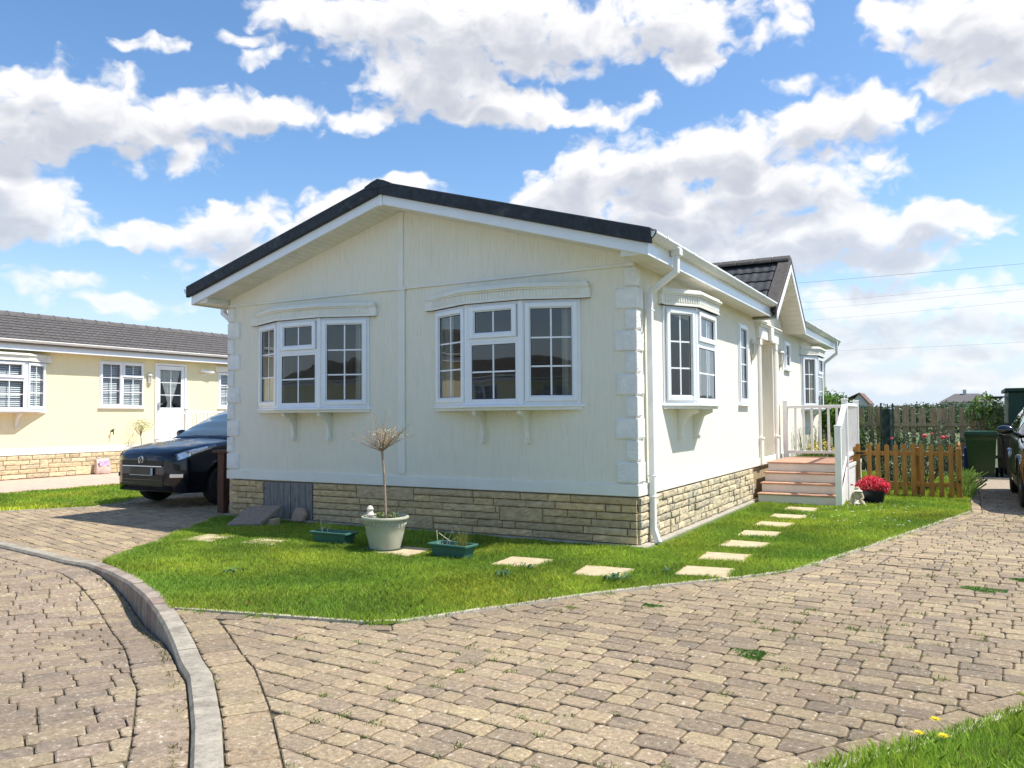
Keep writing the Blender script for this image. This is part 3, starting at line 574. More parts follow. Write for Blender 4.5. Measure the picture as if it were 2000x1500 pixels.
# hatch of weathered boards in the skirting
rng = random.Random(3); mb = MB(); x = -5.39
while x < -4.52:
    w = min(rng.uniform(.11, .16), -4.51-x); mb.box(x+.003, x+w-.003, -.01, .012+rng.uniform(0, .008), .04, TR-.015+rng.uniform(-.008, 0), T=FRONT); x += w
mb.build('board_hatch', MT['wood'], home, bevel=.003)
zs = [.66, .895, 1.12, 1.355, 1.585, 1.82, 2.05, 2.28, 2.50, 2.735, 2.945]
quoins(home, FRONT, SIDE, zs, 1, 5)
FL = wallmap((-HW, 0, 0), (-1, 0, 0), (0, -1, 0)); LS = wallmap((-HW, 0, 0), (0, 1, 0), (-1, 0, 0)); quoins(home, FL, LS, zs, 1, 8)
g1, g2 = MT['glass'], MT['glassf']
bay_window(home, FRONT, -5.50, -3.56, .615, .25, 1.505, 2.655, 2.835, 'shallow bay window on the left of the gable end', g1, (-4.83, -4.21))
bay_window(home, FRONT, -2.54, -.63, .605, .25, 1.505, 2.655, 2.835, 'shallow bay window on the right of the gable end', g1, (-1.87, -1.28))
bay_window(home, SIDE, .87, 2.60, .45, .26, 1.51, 2.64, 2.835, 'bay window on the sunny side near the downpipe', g1, (1.42, 2.05))
bay_window(home, SIDE, 9.87, 11.5, .42, .26, 1.51, 2.64, 2.83, 'bay window on the sunny side beyond the porch', g1, (10.4, 11.0))
flat_window(home, SIDE, 4.41, 4.98, 1.54, 2.79, [(4.43, 4.96, 1.56, 2.77, 2, 4, True)], 'tall narrow window left of the door', g1)
flat_window(home, SIDE, 8.05, 8.57, 2.25, 2.80, [(8.07, 8.55, 2.27, 2.78, 2, 2, True)], 'small high window right of the door', g1)
# door recess and surround
mb = MB(); mb.box(-.5, -.14, 5.85, 5.949, TR, 2.72); mb.box(-.5, -.14, 6.981, 7.08, TR, 2.72); mb.box(-.5, -.14, 5.949, 6.981, 2.661, 2.72); mb.box(-.6, -.02, 5.951, 6.979, TR-.03, TR+.02); mb.build('door_recess', MT['cream'], home)
mb = MB(); mb.box(-.56, -.5, 5.95, 6.98, TR+.02, 2.66); d_ = mb.build('door', MT['doorm'], home, bevel=.004)
mb = MB(); rect_frame(mb, wallmap((-.5, 0, 0), (0, 1, 0), (1, 0, 0)), 6.15, 6.78, 1.5, 2.4, .04, 0, .02); mb.box(-.499, -.44, 6.08, 6.11, 1.45, 1.6); mb.build('handle', MT['upvc'], d_)
mb = MB()
for u in (5.74, 7.03):
    mb.box(u, u+.17, 0, .05, TR+.01, .98, T=SIDE); mb.box(u+.02, u+.15, 0, .035, .98, 2.62, T=SIDE); mb.box(u-.012, u+.182, 0, .065, .97, 1.0, T=SIDE); mb.box(u+.0, u+.17, 0, .055, 2.55, 2.66, T=SIDE)
    for q in range(4): mb.box(u+.035+q*.03, u+.05+q*.03, .03, .043, 1.03, 2.52, T=SIDE)
mb.box(5.66, 7.28, 0, .06, 2.66, 2.86, T=SIDE); mb.box(5.63, 7.31, 0, .09, 2.86, 2.9, T=SIDE); mb.box(5.60, 7.34, 0, .12, 2.9, 2.925, T=SIDE)
mb.ext([SIDE(Vector(q)) for q in ((6.38, .0, 2.66), (6.56, 0, 2.66), (6.61, 0, 2.925), (6.33, 0, 2.925))], (.115, 0, 0)); mb.build('door_surround', MT['trim'], home, bevel=.004)
lantern(home, SIDE, 5.33, 2.33)['label'] = 'white lantern left of the door'; lantern(home, SIDE, 7.62, 2.33)['label'] = 'white lantern right of the door'
# roof
sl = (ZR-ZE)/3.33; zt = .11
def eave_pt(x, y, dz=0): return Vector((x, y, roofz(x)+zt+dz))
Bv = Vector((-1, 0, sl)); Bl = math.hypot(3.42, sl*3.42)
mb = MB(); EX = .37
tile_roof(mb, eave_pt(EX, -.44), (0, 1, 0), Bv, 5.9, Bl, a_phase=0)
tile_roof(mb, eave_pt(-.10, 5.46), (0, 1, 0), Bv, 2.58, math.hypot(2.95, sl*2.95), a_phase=5.9)
tile_roof(mb, eave_pt(EX, 8.04), (0, 1, 0), Bv, 5.2, Bl, a_phase=8.48)
Bw = Vector((1, 0, sl)); tile_roof(mb, Vector((-6.1-EX, -.44, roofz(EX)+zt)), (0, 1, 0), Bw, 13.68, Bl)
mb.build('roof', MT['tile'], home, norm=False, smooth=True)
for s_ in (-1, 1):
    for yy in (-.475, 13.24):
        mb = MB()
        mb.ext([(-3.05, yy, ZR-.002), (-3.05+s_*3.40, yy, ZR-.002-sl*3.40), (-3.05+s_*3.40, yy, ZR+.155-sl*3.40), (-3.05, yy, ZR+.155)], (0, .06, 0))
        mb.build('verge_trim', MT['verge'], home, bevel=.012, seg=2)
mb = MB(); y = -.482
while y < 13.2:
    pr_ = [(-.21, -.055), (-.19, -.01), (-.10, .03), (0, .06), (.10, .03), (.19, -.01), (.21, -.055)]
    mb.ext([(-3.05+a, y, ZR+.115+b) for a, b in pr_], (0, .43, 0)); mb.ext([(-3.05+a*1.05, y+.38, ZR+.12+b*1.05) for a, b in pr_], (0, .06, 0)); y += .44
mb.build('ridge_cap', MT['verge'], home)
mb = MB()
for yy in (-.42, 13.2):
    for s_ in (-1, 1):
        a = 3.33; mb.ext([(-3.05+s_*.02, yy, ZR-.12), (-3.05+s_*a, yy, ZE-.12), (-3.05+s_*a, yy, ZE), (-3.05+s_*.02, yy, ZR)], (0, .025, 0))
mb.box(-3.085, -3.015, -.43, -.393, ZR-.135, ZR+.002)
mb.box(.28, .30, -.42, 5.5, ZE-.125, ZE+.035); mb.box(.28, .30, 8.0, 13.2, ZE-.125, ZE+.035); mb.box(-6.4, -6.38, -.42, 13.2, ZE-.125, ZE+.035)
mb.build('barge_boards', MT['upvc'], home, bevel=.004)
mb = MB(); n = 34
for s_ in (-1, 1):
    for k in range(n):
        a, b = 3.33*k/n, 3.33*(k+1)/n-.005; za, zb = ZR-.118-sl*a, ZR-.118-sl*b
        mb.ext([(-3.05+s_*a, -.394, za), (-3.05+s_*b, -.394, zb), (-3.05+s_*b, -.394, zb+.012), (-3.05+s_*a, -.394, za+.012)], (0, .40, 0))
for (a, b) in ((-.0, 5.45), (8.05, 13.2)):
    mb.box(.0, .09, a, b, ZE-.108, ZE-.098); mb.box(.094, .184, a, b, ZE-.108, ZE-.098); mb.box(.188, .279, a, b, ZE-.108, ZE-.098)
mb.box(-6.379, -6.1, 0, 13.2, ZE-.108, ZE-.098); mb.box(.002, .278, -.392, -.002, ZE-.107, ZE-.04); mb.box(-6.378, -6.102, -.392, -.002, ZE-.107, ZE-.04)
mb.build('soffit', MT['soffit'], home)
mb = MB(); gutter(mb, (.30, -.46, ZE+.10), (.30, 5.5, ZE+.10), (1, 0, 0)); mb.build('gutter', MT['gutter'], home)
mb = MB(); gutter(mb, (.30, 8.02, ZE+.10), (.30, 13.25, ZE+.10), (1, 0, 0)); mb.build('gutter', MT['gutter'], home)
mb = MB(); gutter(mb, (-6.40, 13.25, ZE+.10), (-6.40, -.46, ZE+.10), (-1, 0, 0)); mb.build('gutter', MT['gutter'], home)
mb = MB(); swan(mb, [(.36, .30, ZE+.03), (.36, .28, 2.90), (.062, .28, 2.70), (.062, .30, .12)]); swan(mb, [(.062, .30, .17), (.12, .27, .04)])
mb.box(.31, .415, .25, .35, ZE-.02, ZE+.06)
for z in (2.5, .72, .5): mb.box(.02, .098, .255, .345, z, z+.02)
mb.build('downpipe', MT['gutter'], home, bevel=.006)
mb = MB(); swan(mb, [(.36, 12.75, ZE+.03), (.36, 12.75, 2.85), (.062, 12.8, 2.62), (.062, 12.8, .1)]); mb.build('downpipe', MT['gutter'], home, bevel=.006)
mb = MB(); swan(mb, [(-6.46, .2, ZE+.03), (-6.46, .2, 2.92), (-6.15, .12, 2.75), (-6.15, .12, .1)]); mb.build('downpipe', MT['gutter'], home)
# porch gable
YC, HWD, XF, ZP = 6.75, 1.33, .385, 4.03; s2 = .745; zb0 = ZP-s2*HWD
mb = MB(); mb.ext([(0.012, YC-HWD+.16, 3.0), (0.012, YC+HWD-.16, 3.0), (0.012, YC, ZP-.13)], (-.1, 0, 0)); mb.build('porch_gable_wall', MT['cream'], home)
mb = MB(); Ls = math.hypot(HWD+.04, s2*(HWD+.04))
tile_roof(mb, (XF-.015, YC-HWD-.04, zb0-s2*.04+.05), (-1, 0, 0), (0, 1, s2), 3.2, Ls, a_phase=.1); tile_roof(mb, (XF-.015, YC+HWD+.04, zb0-s2*.04+.05), (-1, 0, 0), (0, -1, s2), 3.2, Ls, a_phase=.1)
mb.build('porch_roof', MT['tile'], home, norm=False, smooth=True)
mb = MB()
for s_ in (-1, 1): mb.ext([(XF-.03, YC, ZP+.01), (XF-.03, YC+s_*(HWD+.05), zb0-s2*.05+.01), (XF-.03, YC+s_*(HWD+.05), zb0-s2*.05+.12), (XF-.03, YC, ZP+.13)], (.05, 0, 0)); mb.ext([(XF-.19, YC, ZP+.09), (XF-.19, YC+s_*(HWD+.05), zb0-s2*.05+.09), (XF-.19, YC+s_*(HWD+.05), zb0-s2*.05+.125), (XF-.19, YC, ZP+.125)], (.20, 0, 0))
x = XF
while x > -2.6: mb.ext([(x, YC+a, ZP+.12+b) for a, b in ((-.13, -.07), (-.11, -.02), (0, .05), (.11, -.02), (.13, -.07))], (-.3, 0, 0)); x -= .31
mb.build('porch_verge', MT['ridge'], home, bevel=.008)
mb = MB()
for s_ in (-1, 1): mb.ext([(XF, YC+s_*.0, ZP-.13), (XF, YC+s_*HWD, zb0-.13), (XF, YC+s_*HWD, zb0), (XF, YC+s_*.0, ZP)], (.02, 0, 0))
mb.build('porch_barge_boards', MT['upvc'], home, bevel=.004)
mb = MB(); n = 13
for s_ in (-1, 1):
    for k in range(n):
        a, b = HWD*k/n, HWD*(k+1)/n-.006
        mb.ext([(XF-.001, YC+s_*a, ZP-.125-s2*a), (XF-.001, YC+s_*b, ZP-.125-s2*b), (XF-.001, YC+s_*b, ZP-.11-s2*b), (XF-.001, YC+s_*a, ZP-.11-s2*a)], (-.385, 0, 0))
mb.build('porch_soffit', MT['soffit'], home)

# ------------------------------------------------------------------ neighbouring park home
nb = label(empty('park_home', (-19.3, 6.0, 0)), 'pale yellow park home with a long brown tiled roof, standing beyond the navy car', 'park home')
NY0, NY1 = -3.5, 17.0
mb = MB(); wall(mb, NSIDE, NY0, NY1, .56, 3.02, [(1.45, 3.30, 1.62, 2.72), (4.78, 5.98, 1.72, 2.86), (6.40, 7.33, .70, 2.88), (8.55, 9.9, 1.72, 2.74)]); mb.build('side_wall', MT['yellow'], nb)
mb = MB(); mb.box(-22.3, -22.16, NY0, NY1, .56, 3.02); mb.box(-22.15, -16.45, NY0, NY0+.14, .56, 3.0); mb.box(-22.15, -16.45, NY1-.14, NY1, .56, 3.0)
for yy in (NY0, NY1-.14): mb.ext([(-22.29, yy, 3.0), (-16.31, yy, 3.0), (-19.3, yy, 4.1)], (0, .14, 0))
mb.build('end_walls', MT['yellow'], nb)
mb = MB(); mb.box(-22, -16.5, NY0+.2, NY1-.2, .58, .6); mb.box(-22, -16.5, NY0+.2, NY1-.2, 2.9, 2.95); mb.box(-18.6, -18.55, NY0+.2, NY1-.2, .61, 2.89); mb.build('rooms', MT['inner'], nb)
mb = MB(); mb.box(NY0-.02, NY1, -.004, .024, .55, .70, T=NSIDE); mb.build('trim_boards', MT['trim'], nb, bevel=.004)
PY = [(.60, .48, .29), (.64, .52, .32), (.57, .46, .29), (.67, .55, .35), (.58, .48, .32)]
cladding(nb, 'stone_skirting', NSIDE, NY0, NY1, .0, .54, 21, PY, MT['stonef'], rows=.108, lens=(.2, .6), dbl=.2, d=.028)
mb = MB(); mb.box(-16.38, -16.31, NY0, NY1, 0, .55); mb.box(-22.3, -22.2, NY0, NY1, 0, .55); mb.box(-22.3, -16.4, NY0+.05, NY0+.1, 0, .55); mb.build('underfloor_wall', MT['plinth'], nb)
bay_window(nb, NSIDE, 1.40, 3.36, .60, .25, 1.60, 2.75, 2.93, 'bay window with horizontal blinds', g2, (2.68, 2.05), blinds=True, curt=False)
flat_window(nb, NSIDE, 4.74, 6.02, 1.69, 2.89, [(4.76, 5.37, 1.71, 2.87, 2, 3, True), (5.39, 6.0, 2.48, 2.87, 2, 1, True), (5.39, 6.0, 1.71, 2.47, 2, 2, False)], 'two light window with horizontal blinds', g2, True)
flat_window(nb, NSIDE, 8.5, 9.95, 1.69, 2.76, [(8.52, 9.2, 1.71, 2.74, 2, 3, True), (9.22, 9.93, 1.71, 2.74, 2, 3, True)], 'window beside the security camera', g2, True)
mb = MB(); mb.box(8.4, 10.05, 0, .06, 2.77, 2.93, T=NSIDE); mb.build('window_header', MT['trim'], nb, bevel=.01)
dr = empty('door', parent=nb, loc=wm(nb).translation); dr['label'] = 'white half glazed door with a net curtain'
fr, gs, bars, gk = MB(), MB(), MB(), MB(); rect_frame(fr, NSIDE, 6.36, 7.37, .68, 2.92, .06, -.05, .03); rect_frame(fr, NSIDE, 6.43, 7.30, .75, 2.85, .085, -.04, .012); fr.box(6.515, 7.215, -.04, .0, .84, 1.58, T=NSIDE); fr.box(6.515, 7.215, -.04, .01, 1.58, 1.66, T=NSIDE)
for k in range(3): rect_frame(fr, NSIDE, 6.56+k*.215, 6.73+k*.215, .9, 1.5, .02, -.01, .012)
light(fr, gs, bars, gk, NSIDE, 6.50, 7.23, 1.66, 2.77, 2, 3, False)
fr.build('frame', MT['upvc'], dr, bevel=.004); gs.build('glass', g2, dr, norm=False); bars.build('glazing_bars', MT['upvc'], dr); gk.build('gasket', MT['gasket'], dr)
cm = MB(); kk = 24
vs = []
for j in range(9):
    z = 2.75-(2.75-1.7)*j/8; w_ = .33*(1-.82*(j/7)**1.2) if j < 8 else .1
    for i in range(kk+1): vs.append(NSIDE(Vector((6.865+w_*(2*i/kk-1), -.05+.015*math.sin(i*1.9), z))))
cm.add(vs, [(j*(kk+1)+i, j*(kk+1)+i+1, (j+1)*(kk+1)+i+1, (j+1)*(kk+1)+i) for j in range(8) for i in range(kk)]); cm.build('net_curtain', MT['net'], dr, norm=False, smooth=True)
mb = MB(); mb.box(6.45, 6.48, .02, .05, 1.62, 1.84, T=NSIDE); mb.box(6.46, 6.56, .045, .06, 1.78, 1.80, T=NSIDE); mb.build('handle', MT['chrome'], dr)
lantern(nb, NSIDE, 6.18, 2.36)['label'] = 'white lantern beside the half glazed door'
cc = MB(); cc.tube([NSIDE(Vector(q)) for q in ((7.98, .0, 2.66), (7.98, .07, 2.68), (8.02, .10, 2.74))], .012); cc.box(7.94, 8.02, 0, .03, 2.62, 2.7, T=NSIDE)
cc.tube([NSIDE(Vector(q)) for q in ((7.80, .10, 2.77), (8.22, .13, 2.73))], .042, 10); label(cc.build('security_camera', MT['upvc'], nb), 'white tube camera on the wall')
mb = MB(); NR = 4.30-.09; e2 = (NR-3.16)/3.35
tile_roof(mb, (-15.93, NY0-.4, 3.16), (0, 1, 0), (-1, 0, e2), NY1-NY0+.8, math.hypot(3.37, e2*3.37), tw=.3, tc=.36, wave=.022, step=.03); tile_roof(mb, (-22.67, NY0-.4, 3.16), (0, 1, 0), (1, 0, e2), NY1-NY0+.8, math.hypot(3.37, e2*3.37), tw=.3, tc=.36)
mb.build('roof', MT['tilef'], nb, norm=False, smooth=True)
mb = MB(); y = NY0-.4
while y < NY1+.3: mb.ext([(-19.3+a, y, NR+.02+b) for a, b in ((-.15, -.06), (-.12, .0), (0, .075), (.12, 0), (.15, -.06))], (0, .41, 0)); mb.ext([(-19.3+a*1.1, y+.37, NR+.025+b*1.1) for a, b in ((-.15, -.06), (-.12, .0), (0, .075), (.12, 0), (.15, -.06))], (0, .06, 0)); y += .42
mb.build('ridge_tiles', MT['tilef'], nb)
mb = MB(); mb.box(-16.02, -16.0, NY0-.4, NY1+.4, 3.0, 3.15); mb.box(-22.6, -22.58, NY0-.4, NY1+.4, 3.0, 3.15)
for yy in (NY0-.42, NY1+.4):
    for s_ in (-1, 1): mb.ext([(-19.3, yy, NR-.13), (-19.3+s_*3.3, yy, 3.0), (-19.3+s_*3.3, yy, 3.15), (-19.3, yy, NR)], (0, .02, 0))
mb.build('fascia', MT['upvc'], nb)
mb = MB(); mb.box(-16.3, -16.02, NY0-.4, NY1+.4, 3.005, 3.015); mb.box(-22.58, -22.3, NY0-.4, NY1+.4, 3.005, 3.015)
for yy in (NY0-.4, NY1): 
    for s_ in (-1, 1): mb.ext([(-19.3, yy, NR-.12), (-19.3+s_*3.3, yy, 3.01), (-19.3+s_*3.3, yy, 3.02), (-19.3, yy, NR-.11)], (0, .4, 0))
mb.build('soffit', MT['soffit'], nb)
mb = MB(); gutter(mb, (-16.0, NY0-.4, 3.24), (-16.0, NY1+.4, 3.24), (1, 0, 0)); mb.build('gutter', MT['gutter'], nb)

# ------------------------------------------------------------------ ground, road, drives, kerb
K_OUT = [(-12, -1.5), (-9, -2.45), (-7.6, -2.75), (-6.24, -3.01), (-5.3, -3.15), (-4.69, -3.25), (-4.28, -3.26), (-3.68, -3.43), (-3.14, -3.63), (-2.61, -3.88), (-2.07, -4.17), (-1.63, -4.43), (-1.23, -4.68), (-.89, -4.90), (-.66, -5.03), (-.38, -5.24), (-.065, -5.48), (.285, -5.77), (.7, -6.12), (1.5, -6.85), (2.6, -7.9)]
def offset(poly, d):
    out = []
    for i, p in enumerate(poly):
        a = poly[max(i-1, 0)]; b = poly[min(i+1, len(poly)-1)]; tx, ty = b[0]-a[0], b[1]-a[1]; L = math.hypot(tx, ty); out.append((p[0]-ty/L*d, p[1]+tx/L*d))
    return out
def resample(poly, step):
    out = [poly[0]]; acc = 0
    for a, b in zip(poly, poly[1:]):
        L = math.hypot(b[0]-a[0], b[1]-a[1]); t = step-acc
        while t <= L: out.append((a[0]+(b[0]-a[0])*t/L, a[1]+(b[1]-a[1])*t/L)); t += step
        acc = (acc+L) % step
    out.append(poly[-1]); return out
K_IN = offset(K_OUT, .125)
LAWN = [(-2.03, -4.06), (-1.2, -3.87), (-.40, -3.69), (-.03, -3.05), (.338, -2.41), (.63, -1.98), (.925, -1.565), (1.3, -1.1), (1.63, -.60), (1.94, .48), (2.5, 2.75), (3.04, 4.96), (3.06, 12.4)]
RLAWN = [(1.55, -6.3), (2.05, -5.25), (2.455, -4.593), (2.571, -4.436), (2.707, -4.25), (2.854, -4.021), (2.996, -3.783), (3.17, -3.50), (3.5, -3.05), (4.3, -2.2), (6, -1.0), (9, .2)]
LLAWN = [(-14.5, -8), (-11.6, -4.0), (-9.64, -1.2), (-8.93, -.17), (-9.1, .35), (-9.5, 1.0), (-9.6, 3), (-9.7, 9)]
LAWNL = [(-4.28, -3.05), (-4.9, -2.1), (-5.5, -1.15), (-6.08, -.25), (-6.12, .1)]
def in_poly(x, y, P):
    c = False; j = len(P)-1
    for i in range(len(P)):
        if (P[i][1] > y) != (P[j][1] > y) and x < (P[j][0]-P[i][0])*(y-P[i][1])/(P[j][1]-P[i][1])+P[i][0]: c = not c
        j = i
    return c
def road_z(x, y):
    # the road dips below the raised stretch of kerb in front of the lawn
    d2 = ((x+2.55)*.86+(y+3.9)*-.5)**2/1.3+((x+2.55)*.5+(y+3.9)*.86)**2/2.6
    return -.016-.175*math.exp(-d2)
def sheet(name, poly, z, m, kind='structure', t=None):
    bm = bmesh.new(); vs = [bm.verts.new((p[0], p[1], z)) for p in poly]; bm.faces.new(vs); bmesh.ops.triangulate(bm, faces=bm.faces); bm.normal_update()
    for f in bm.faces:
        if f.normal.z < 0: f.normal_flip()
    me = bpy.data.meshes.new(name); bm.to_mesh(me); bm.free(); o = link_mesh(name, me, m, None); return label(o, kind=kind) if kind else o
sheet('ground', [(-1200, -2.4), (-6, -2.4), (-.5, -3), (2.2, -7), (2.2, -1200), (1200, -1200), (1200, 1600), (-1200, 1600)], -.045, MT['earth'])
DR = [(-2.03, -4.06)] + LAWN[1:] + [(9, 12.4), (9, .2)] + RLAWN[::-1][1:] + [(2.7, -7.9)] + K_IN[::-1][1:9] + [(-2.0, -4.06)]
kin = [p for p in K_IN if -2.05 < p[0]]
DRIVE = LAWN + [(9.5, 12.4), (9.5, .2)] + RLAWN[::-1] + [(2.0, -7.1)] + kin[::-1][2:]
LDRIVE = [(-6.12, 9), (-6.12, .1)] + LAWNL[::-1][1:] + [p for p in K_IN if -12 < p[0] < -4.3][::-1] + [(-12, -1.38)] + [p for p in LLAWN if p[1] > -4.1 and p[0] > -11.7]
ROAD = [p for p in K_OUT if p[0] < 2.5] + [(2.4, -9), (-13, -9), (-13, -1.5)]
sheet('driveway_bed', DRIVE, -.012, MT['sand']); sheet('left_driveway_bed', LDRIVE, -.012, MT['sand'])
# road bed as a gently dished grid
gv, gf, gi = [], [], {}
nx, ny = 80, 44
for j in range(ny+1):
    for i in range(nx+1):
        x, y = -13+15.5*i/nx, -9+7.5*j/ny; gi[i, j] = len(gv); gv.append((x, y, road_z(x, y)-.014))
for j in range(ny):
    for i in range(nx):
        x, y = -13+15.5*(i+.5)/nx, -9+7.5*(j+.5)/ny
        if in_poly(x, y, [(p[0]+.1, p[1]+.1) for p in ROAD]): gf.append((gi[i, j], gi[i+1, j], gi[i+1, j+1], gi[i, j+1]))
mb = MB(); mb.add(gv, gf); label(mb.build('road_bed', MT['sand'], None, norm=False, smooth=True), kind='structure')
sheet('base_soil', [(-13, -1.2), (2.6, -2.4), (2.8, -9.5), (-13.4, -9.5)], -.4, MT['sand'])

TEG = [tuple(v*k for v, k in zip(c, (.97, .93, .82))) for c in [(.40, .315, .205), (.37, .29, .19), (.42, .335, .21), (.335, .25, .175), (.30, .23, .16), (.255, .20, .145), (.235, .185, .14), (.36, .275, .18), (.43, .35, .215), (.28, .22, .16), (.38, .29, .20), (.37, .295, .20), (.345, .27, .185)]]
ROADP = [tuple(v*k for v, k in zip(c, (.97, .96, .84))) for c in [(.30, .225, .175), (.33, .25, .19), (.27, .205, .17), (.35, .275, .195), (.38, .30, .205), (.29, .215, .18), (.25, .195, .17), (.32, .24, .195)]]
def clip(poly, p, n):
    out = []
    for i in range(len(poly)):
        a, b = poly[i], poly[(i+1) % len(poly)]; da = (a[0]-p[0])*n[0]+(a[1]-p[1])*n[1]; db = (b[0]-p[0])*n[0]+(b[1]-p[1])*n[1]
        if da >= 0: out.append(a)
        if da*db < 0: t = da/(da-db); out.append((a[0]+(b[0]-a[0])*t, a[1]+(b[1]-a[1])*t))
    return out
def shrink(poly, d):
    cx = sum(p[0] for p in poly)/len(poly); cy = sum(p[1] for p in poly)/len(poly)
    return [(p[0]-(p[0]-cx)/max(math.hypot(p[0]-cx, p[1]-cy), 1e-6)*d, p[1]-(p[1]-cy)/max(math.hypot(p[0]-cx, p[1]-cy), 1e-6)*d) for p in poly]
def add_block(mb, poly, zf, rng, pal, dz=0, patch=None):
    """a tumbled block: chamfered rounded top a few mm proud of the joints"""
    A = 0
    for i in range(len(poly)): x1, y1 = poly[i]; x2, y2 = poly[(i+1) % len(poly)]; A += x1*y2-x2*y1
    if abs(A)/2 < .0022: return
    cx = sum(p[0] for p in poly)/len(poly); cy = sum(p[1] for p in poly)/len(poly); c = pal[rng.randrange(len(pal))]; c = tuple(.66*v+.34*u for v, u in zip(c, (.335, .262, .175))); f = rng.uniform(.9, 1.1)
    if patch: f *= patch(cx, cy)
    c = tuple(x*f for x in c); tx, ty = rng.uniform(-.022, .022), rng.uniform(-.022, .022); h = dz+rng.uniform(-.003, .003); z0 = zf(cx, cy)
    n = len(poly); top = shrink(poly, .0085)
    vs = [(x, y, zf(x, y)-.02) for x, y in poly]+[(x, y, zf(x, y)+h-.0045+(x-cx)*tx+(y-cy)*ty) for x, y in poly]+[(x, y, zf(x, y)+h+(x-cx)*tx+(y-cy)*ty) for x, y in top]
    fs = [(i, (i+1) % n, (i+1) % n+n, i+n) for i in range(n)]+[(i+n, (i+1) % n+n, (i+1) % n+2*n, i+2*n) for i in range(n)]+[tuple(range(2*n, 3*n))]
    if A < 0: fs = [f_[::-1] for f_ in fs]
    mb.add(vs, fs, c)
def rounded(u0, u1, v0, v1, rng):
    r = min(rng.uniform(.011, .026), (u1-u0)*.3, (v1-v0)*.3); out = []
    for (cu, cv, a0) in ((u1-r, v1-r, 0), (u0+r, v1-r, 90), (u0+r, v0+r, 180), (u1-r, v0+r, 270)):
        for k in range(3): a = R(a0+45*k); out.append((cu+r*math.cos(a)+rng.uniform(-.0022, .0022), cv+r*math.sin(a)+rng.uniform(-.0022, .0022)))
    return out
def pave(name, P, ang, ch, lens, zf, seed, pal, borders, box, patch=None, joint=.0075, maxd=None):
    """borders: polylines whose LEFT side (by half-plane) is paving; list of (poly, inset)"""
    rng = random.Random(seed); mb = MB(); ca, sa = math.cos(R(ang)), math.sin(R(ang)); segs = []
    for poly, ins, side in borders:
        q = offset(poly, ins*side)
        for a, b in zip(q, q[1:]): segs.append((a, b, side))
    cs = [(x*ca+y*sa, -x*sa+y*ca) for x in box[:2] for y in box[2:]]; u0, u1 = min(c[0] for c in cs), max(c[0] for c in cs); v0, v1 = min(c[1] for c in cs), max(c[1] for c in cs)
    v = v0
    while v < v1:
        u = u0-rng.uniform(0, .3)
        while u < u1:
            L = rng.choice(lens)+rng.uniform(-.004, .004); cu, cv = u+L/2, v+ch/2; x, y = cu*ca-cv*sa, cu*sa+cv*ca
            if box[0] < x < box[1] and box[2] < y < box[3]:
                poly = [(p[0]*ca-p[1]*sa, p[0]*sa+p[1]*ca) for p in rounded(u+joint/2, u+L-joint/2, v+joint/2, v+ch-joint/2, rng)]; ok = True; near = False
                for a, b, side in segs:
                    ex, ey = b[0]-a[0], b[1]-a[1]; LL = math.hypot(ex, ey); ex /= LL; ey /= LL; t = (x-a[0])*ex+(y-a[1])*ey
                    nx_, ny_ = -ey*side, ex*side; d = (x-a[0])*nx_+(y-a[1])*ny_
                    if -.05 <= t <= LL+.05 and abs(d) < .32:
                        near = True; poly = clip(poly, a, (nx_, ny_))
                        if len(poly) < 3: ok = False; break
                if ok and len(poly) >= 3 and (near or in_poly(x, y, P)):
                    cx = sum(p[0] for p in poly)/len(poly); cy = sum(p[1] for p in poly)/len(poly)
                    if in_poly(cx, cy, P): add_block(mb, poly, zf, rng, pal, patch=patch)
            u += L
        v += ch
    # border courses
    for poly, ins, side in borders:
        if ins < .05: continue
        ins_, run = ins-.006, (.138 if ins > .2 else .215)
        q = resample(poly, run); o2 = offset(q, ins_*side); o1 = offset(q, .006*side)
        for i in range(len(q)-1):
            quad = [o1[i], o1[i+1], o2[i+1], o2[i]]
            if math.hypot(q[i+1][0]-q[i][0], q[i+1][1]-q[i][1]) < .05: continue
            cx = sum(p[0] for p in quad)/4; cy = sum(p[1] for p in quad)/4
            if not (box[0] < cx < box[1] and box[2] < cy < box[3]): continue
            pts = []
            for k in range(4):
                a, p, b = quad[k-1], quad[k], quad[(k+1) % 4]; r = .018
                for o_ in (a, b): L = math.hypot(o_[0]-p[0], o_[1]-p[1]); pts.append((p[0]+(o_[0]-p[0])/L*r, p[1]+(o_[1]-p[1])/L*r))
            add_block(mb, shrink(pts, .004), zf, rng, pal, dz=.001, patch=patch)
    return label(mb.build(name, MT['block'], None, norm=False), kind='structure')
def worn(x, y):
    a = math.exp(-(((x-1.9)*.5)**2+((y+2.6)*.9)**2)); b = math.exp(-(((x+1.9)/1.1)**2+((y+4.3)/.8)**2))
    return 1.04-.22*max(0, math.sin(x*1.3+y*.7+1.0)*math.sin(y*.9-x*.5+.4))-.22*a-.25*b
pave('driveway', DRIVE, -3, .132, (.165, .205, .205, .19, .135, .115), lambda x, y: 0.0, 11, TEG,
     [(LAWN, .14, -1), (RLAWN, .15, 1), (kin, .225, 1)], (-2.1, 6.5, -6.9, 9.0), worn)
pave('left_driveway', LDRIVE, -14, .132, (.165, .205, .205), lambda x, y: 0.0, 12, TEG, [(LAWNL, .165, 1), ([p for p in K_IN if p[0] < -4.2], .165, 1), (LLAWN, .165, -1)], (-12, -6.1, -3.2, 5) if False else (-12, -4.1, -3.3, 5), worn)
pave('road', ROAD, 61, .130, (.165, .235, .235, .21), road_z, 13, ROADP, [(K_OUT, .245, -1)], (-9.5, 1.6, -8.2, -2.2), worn)
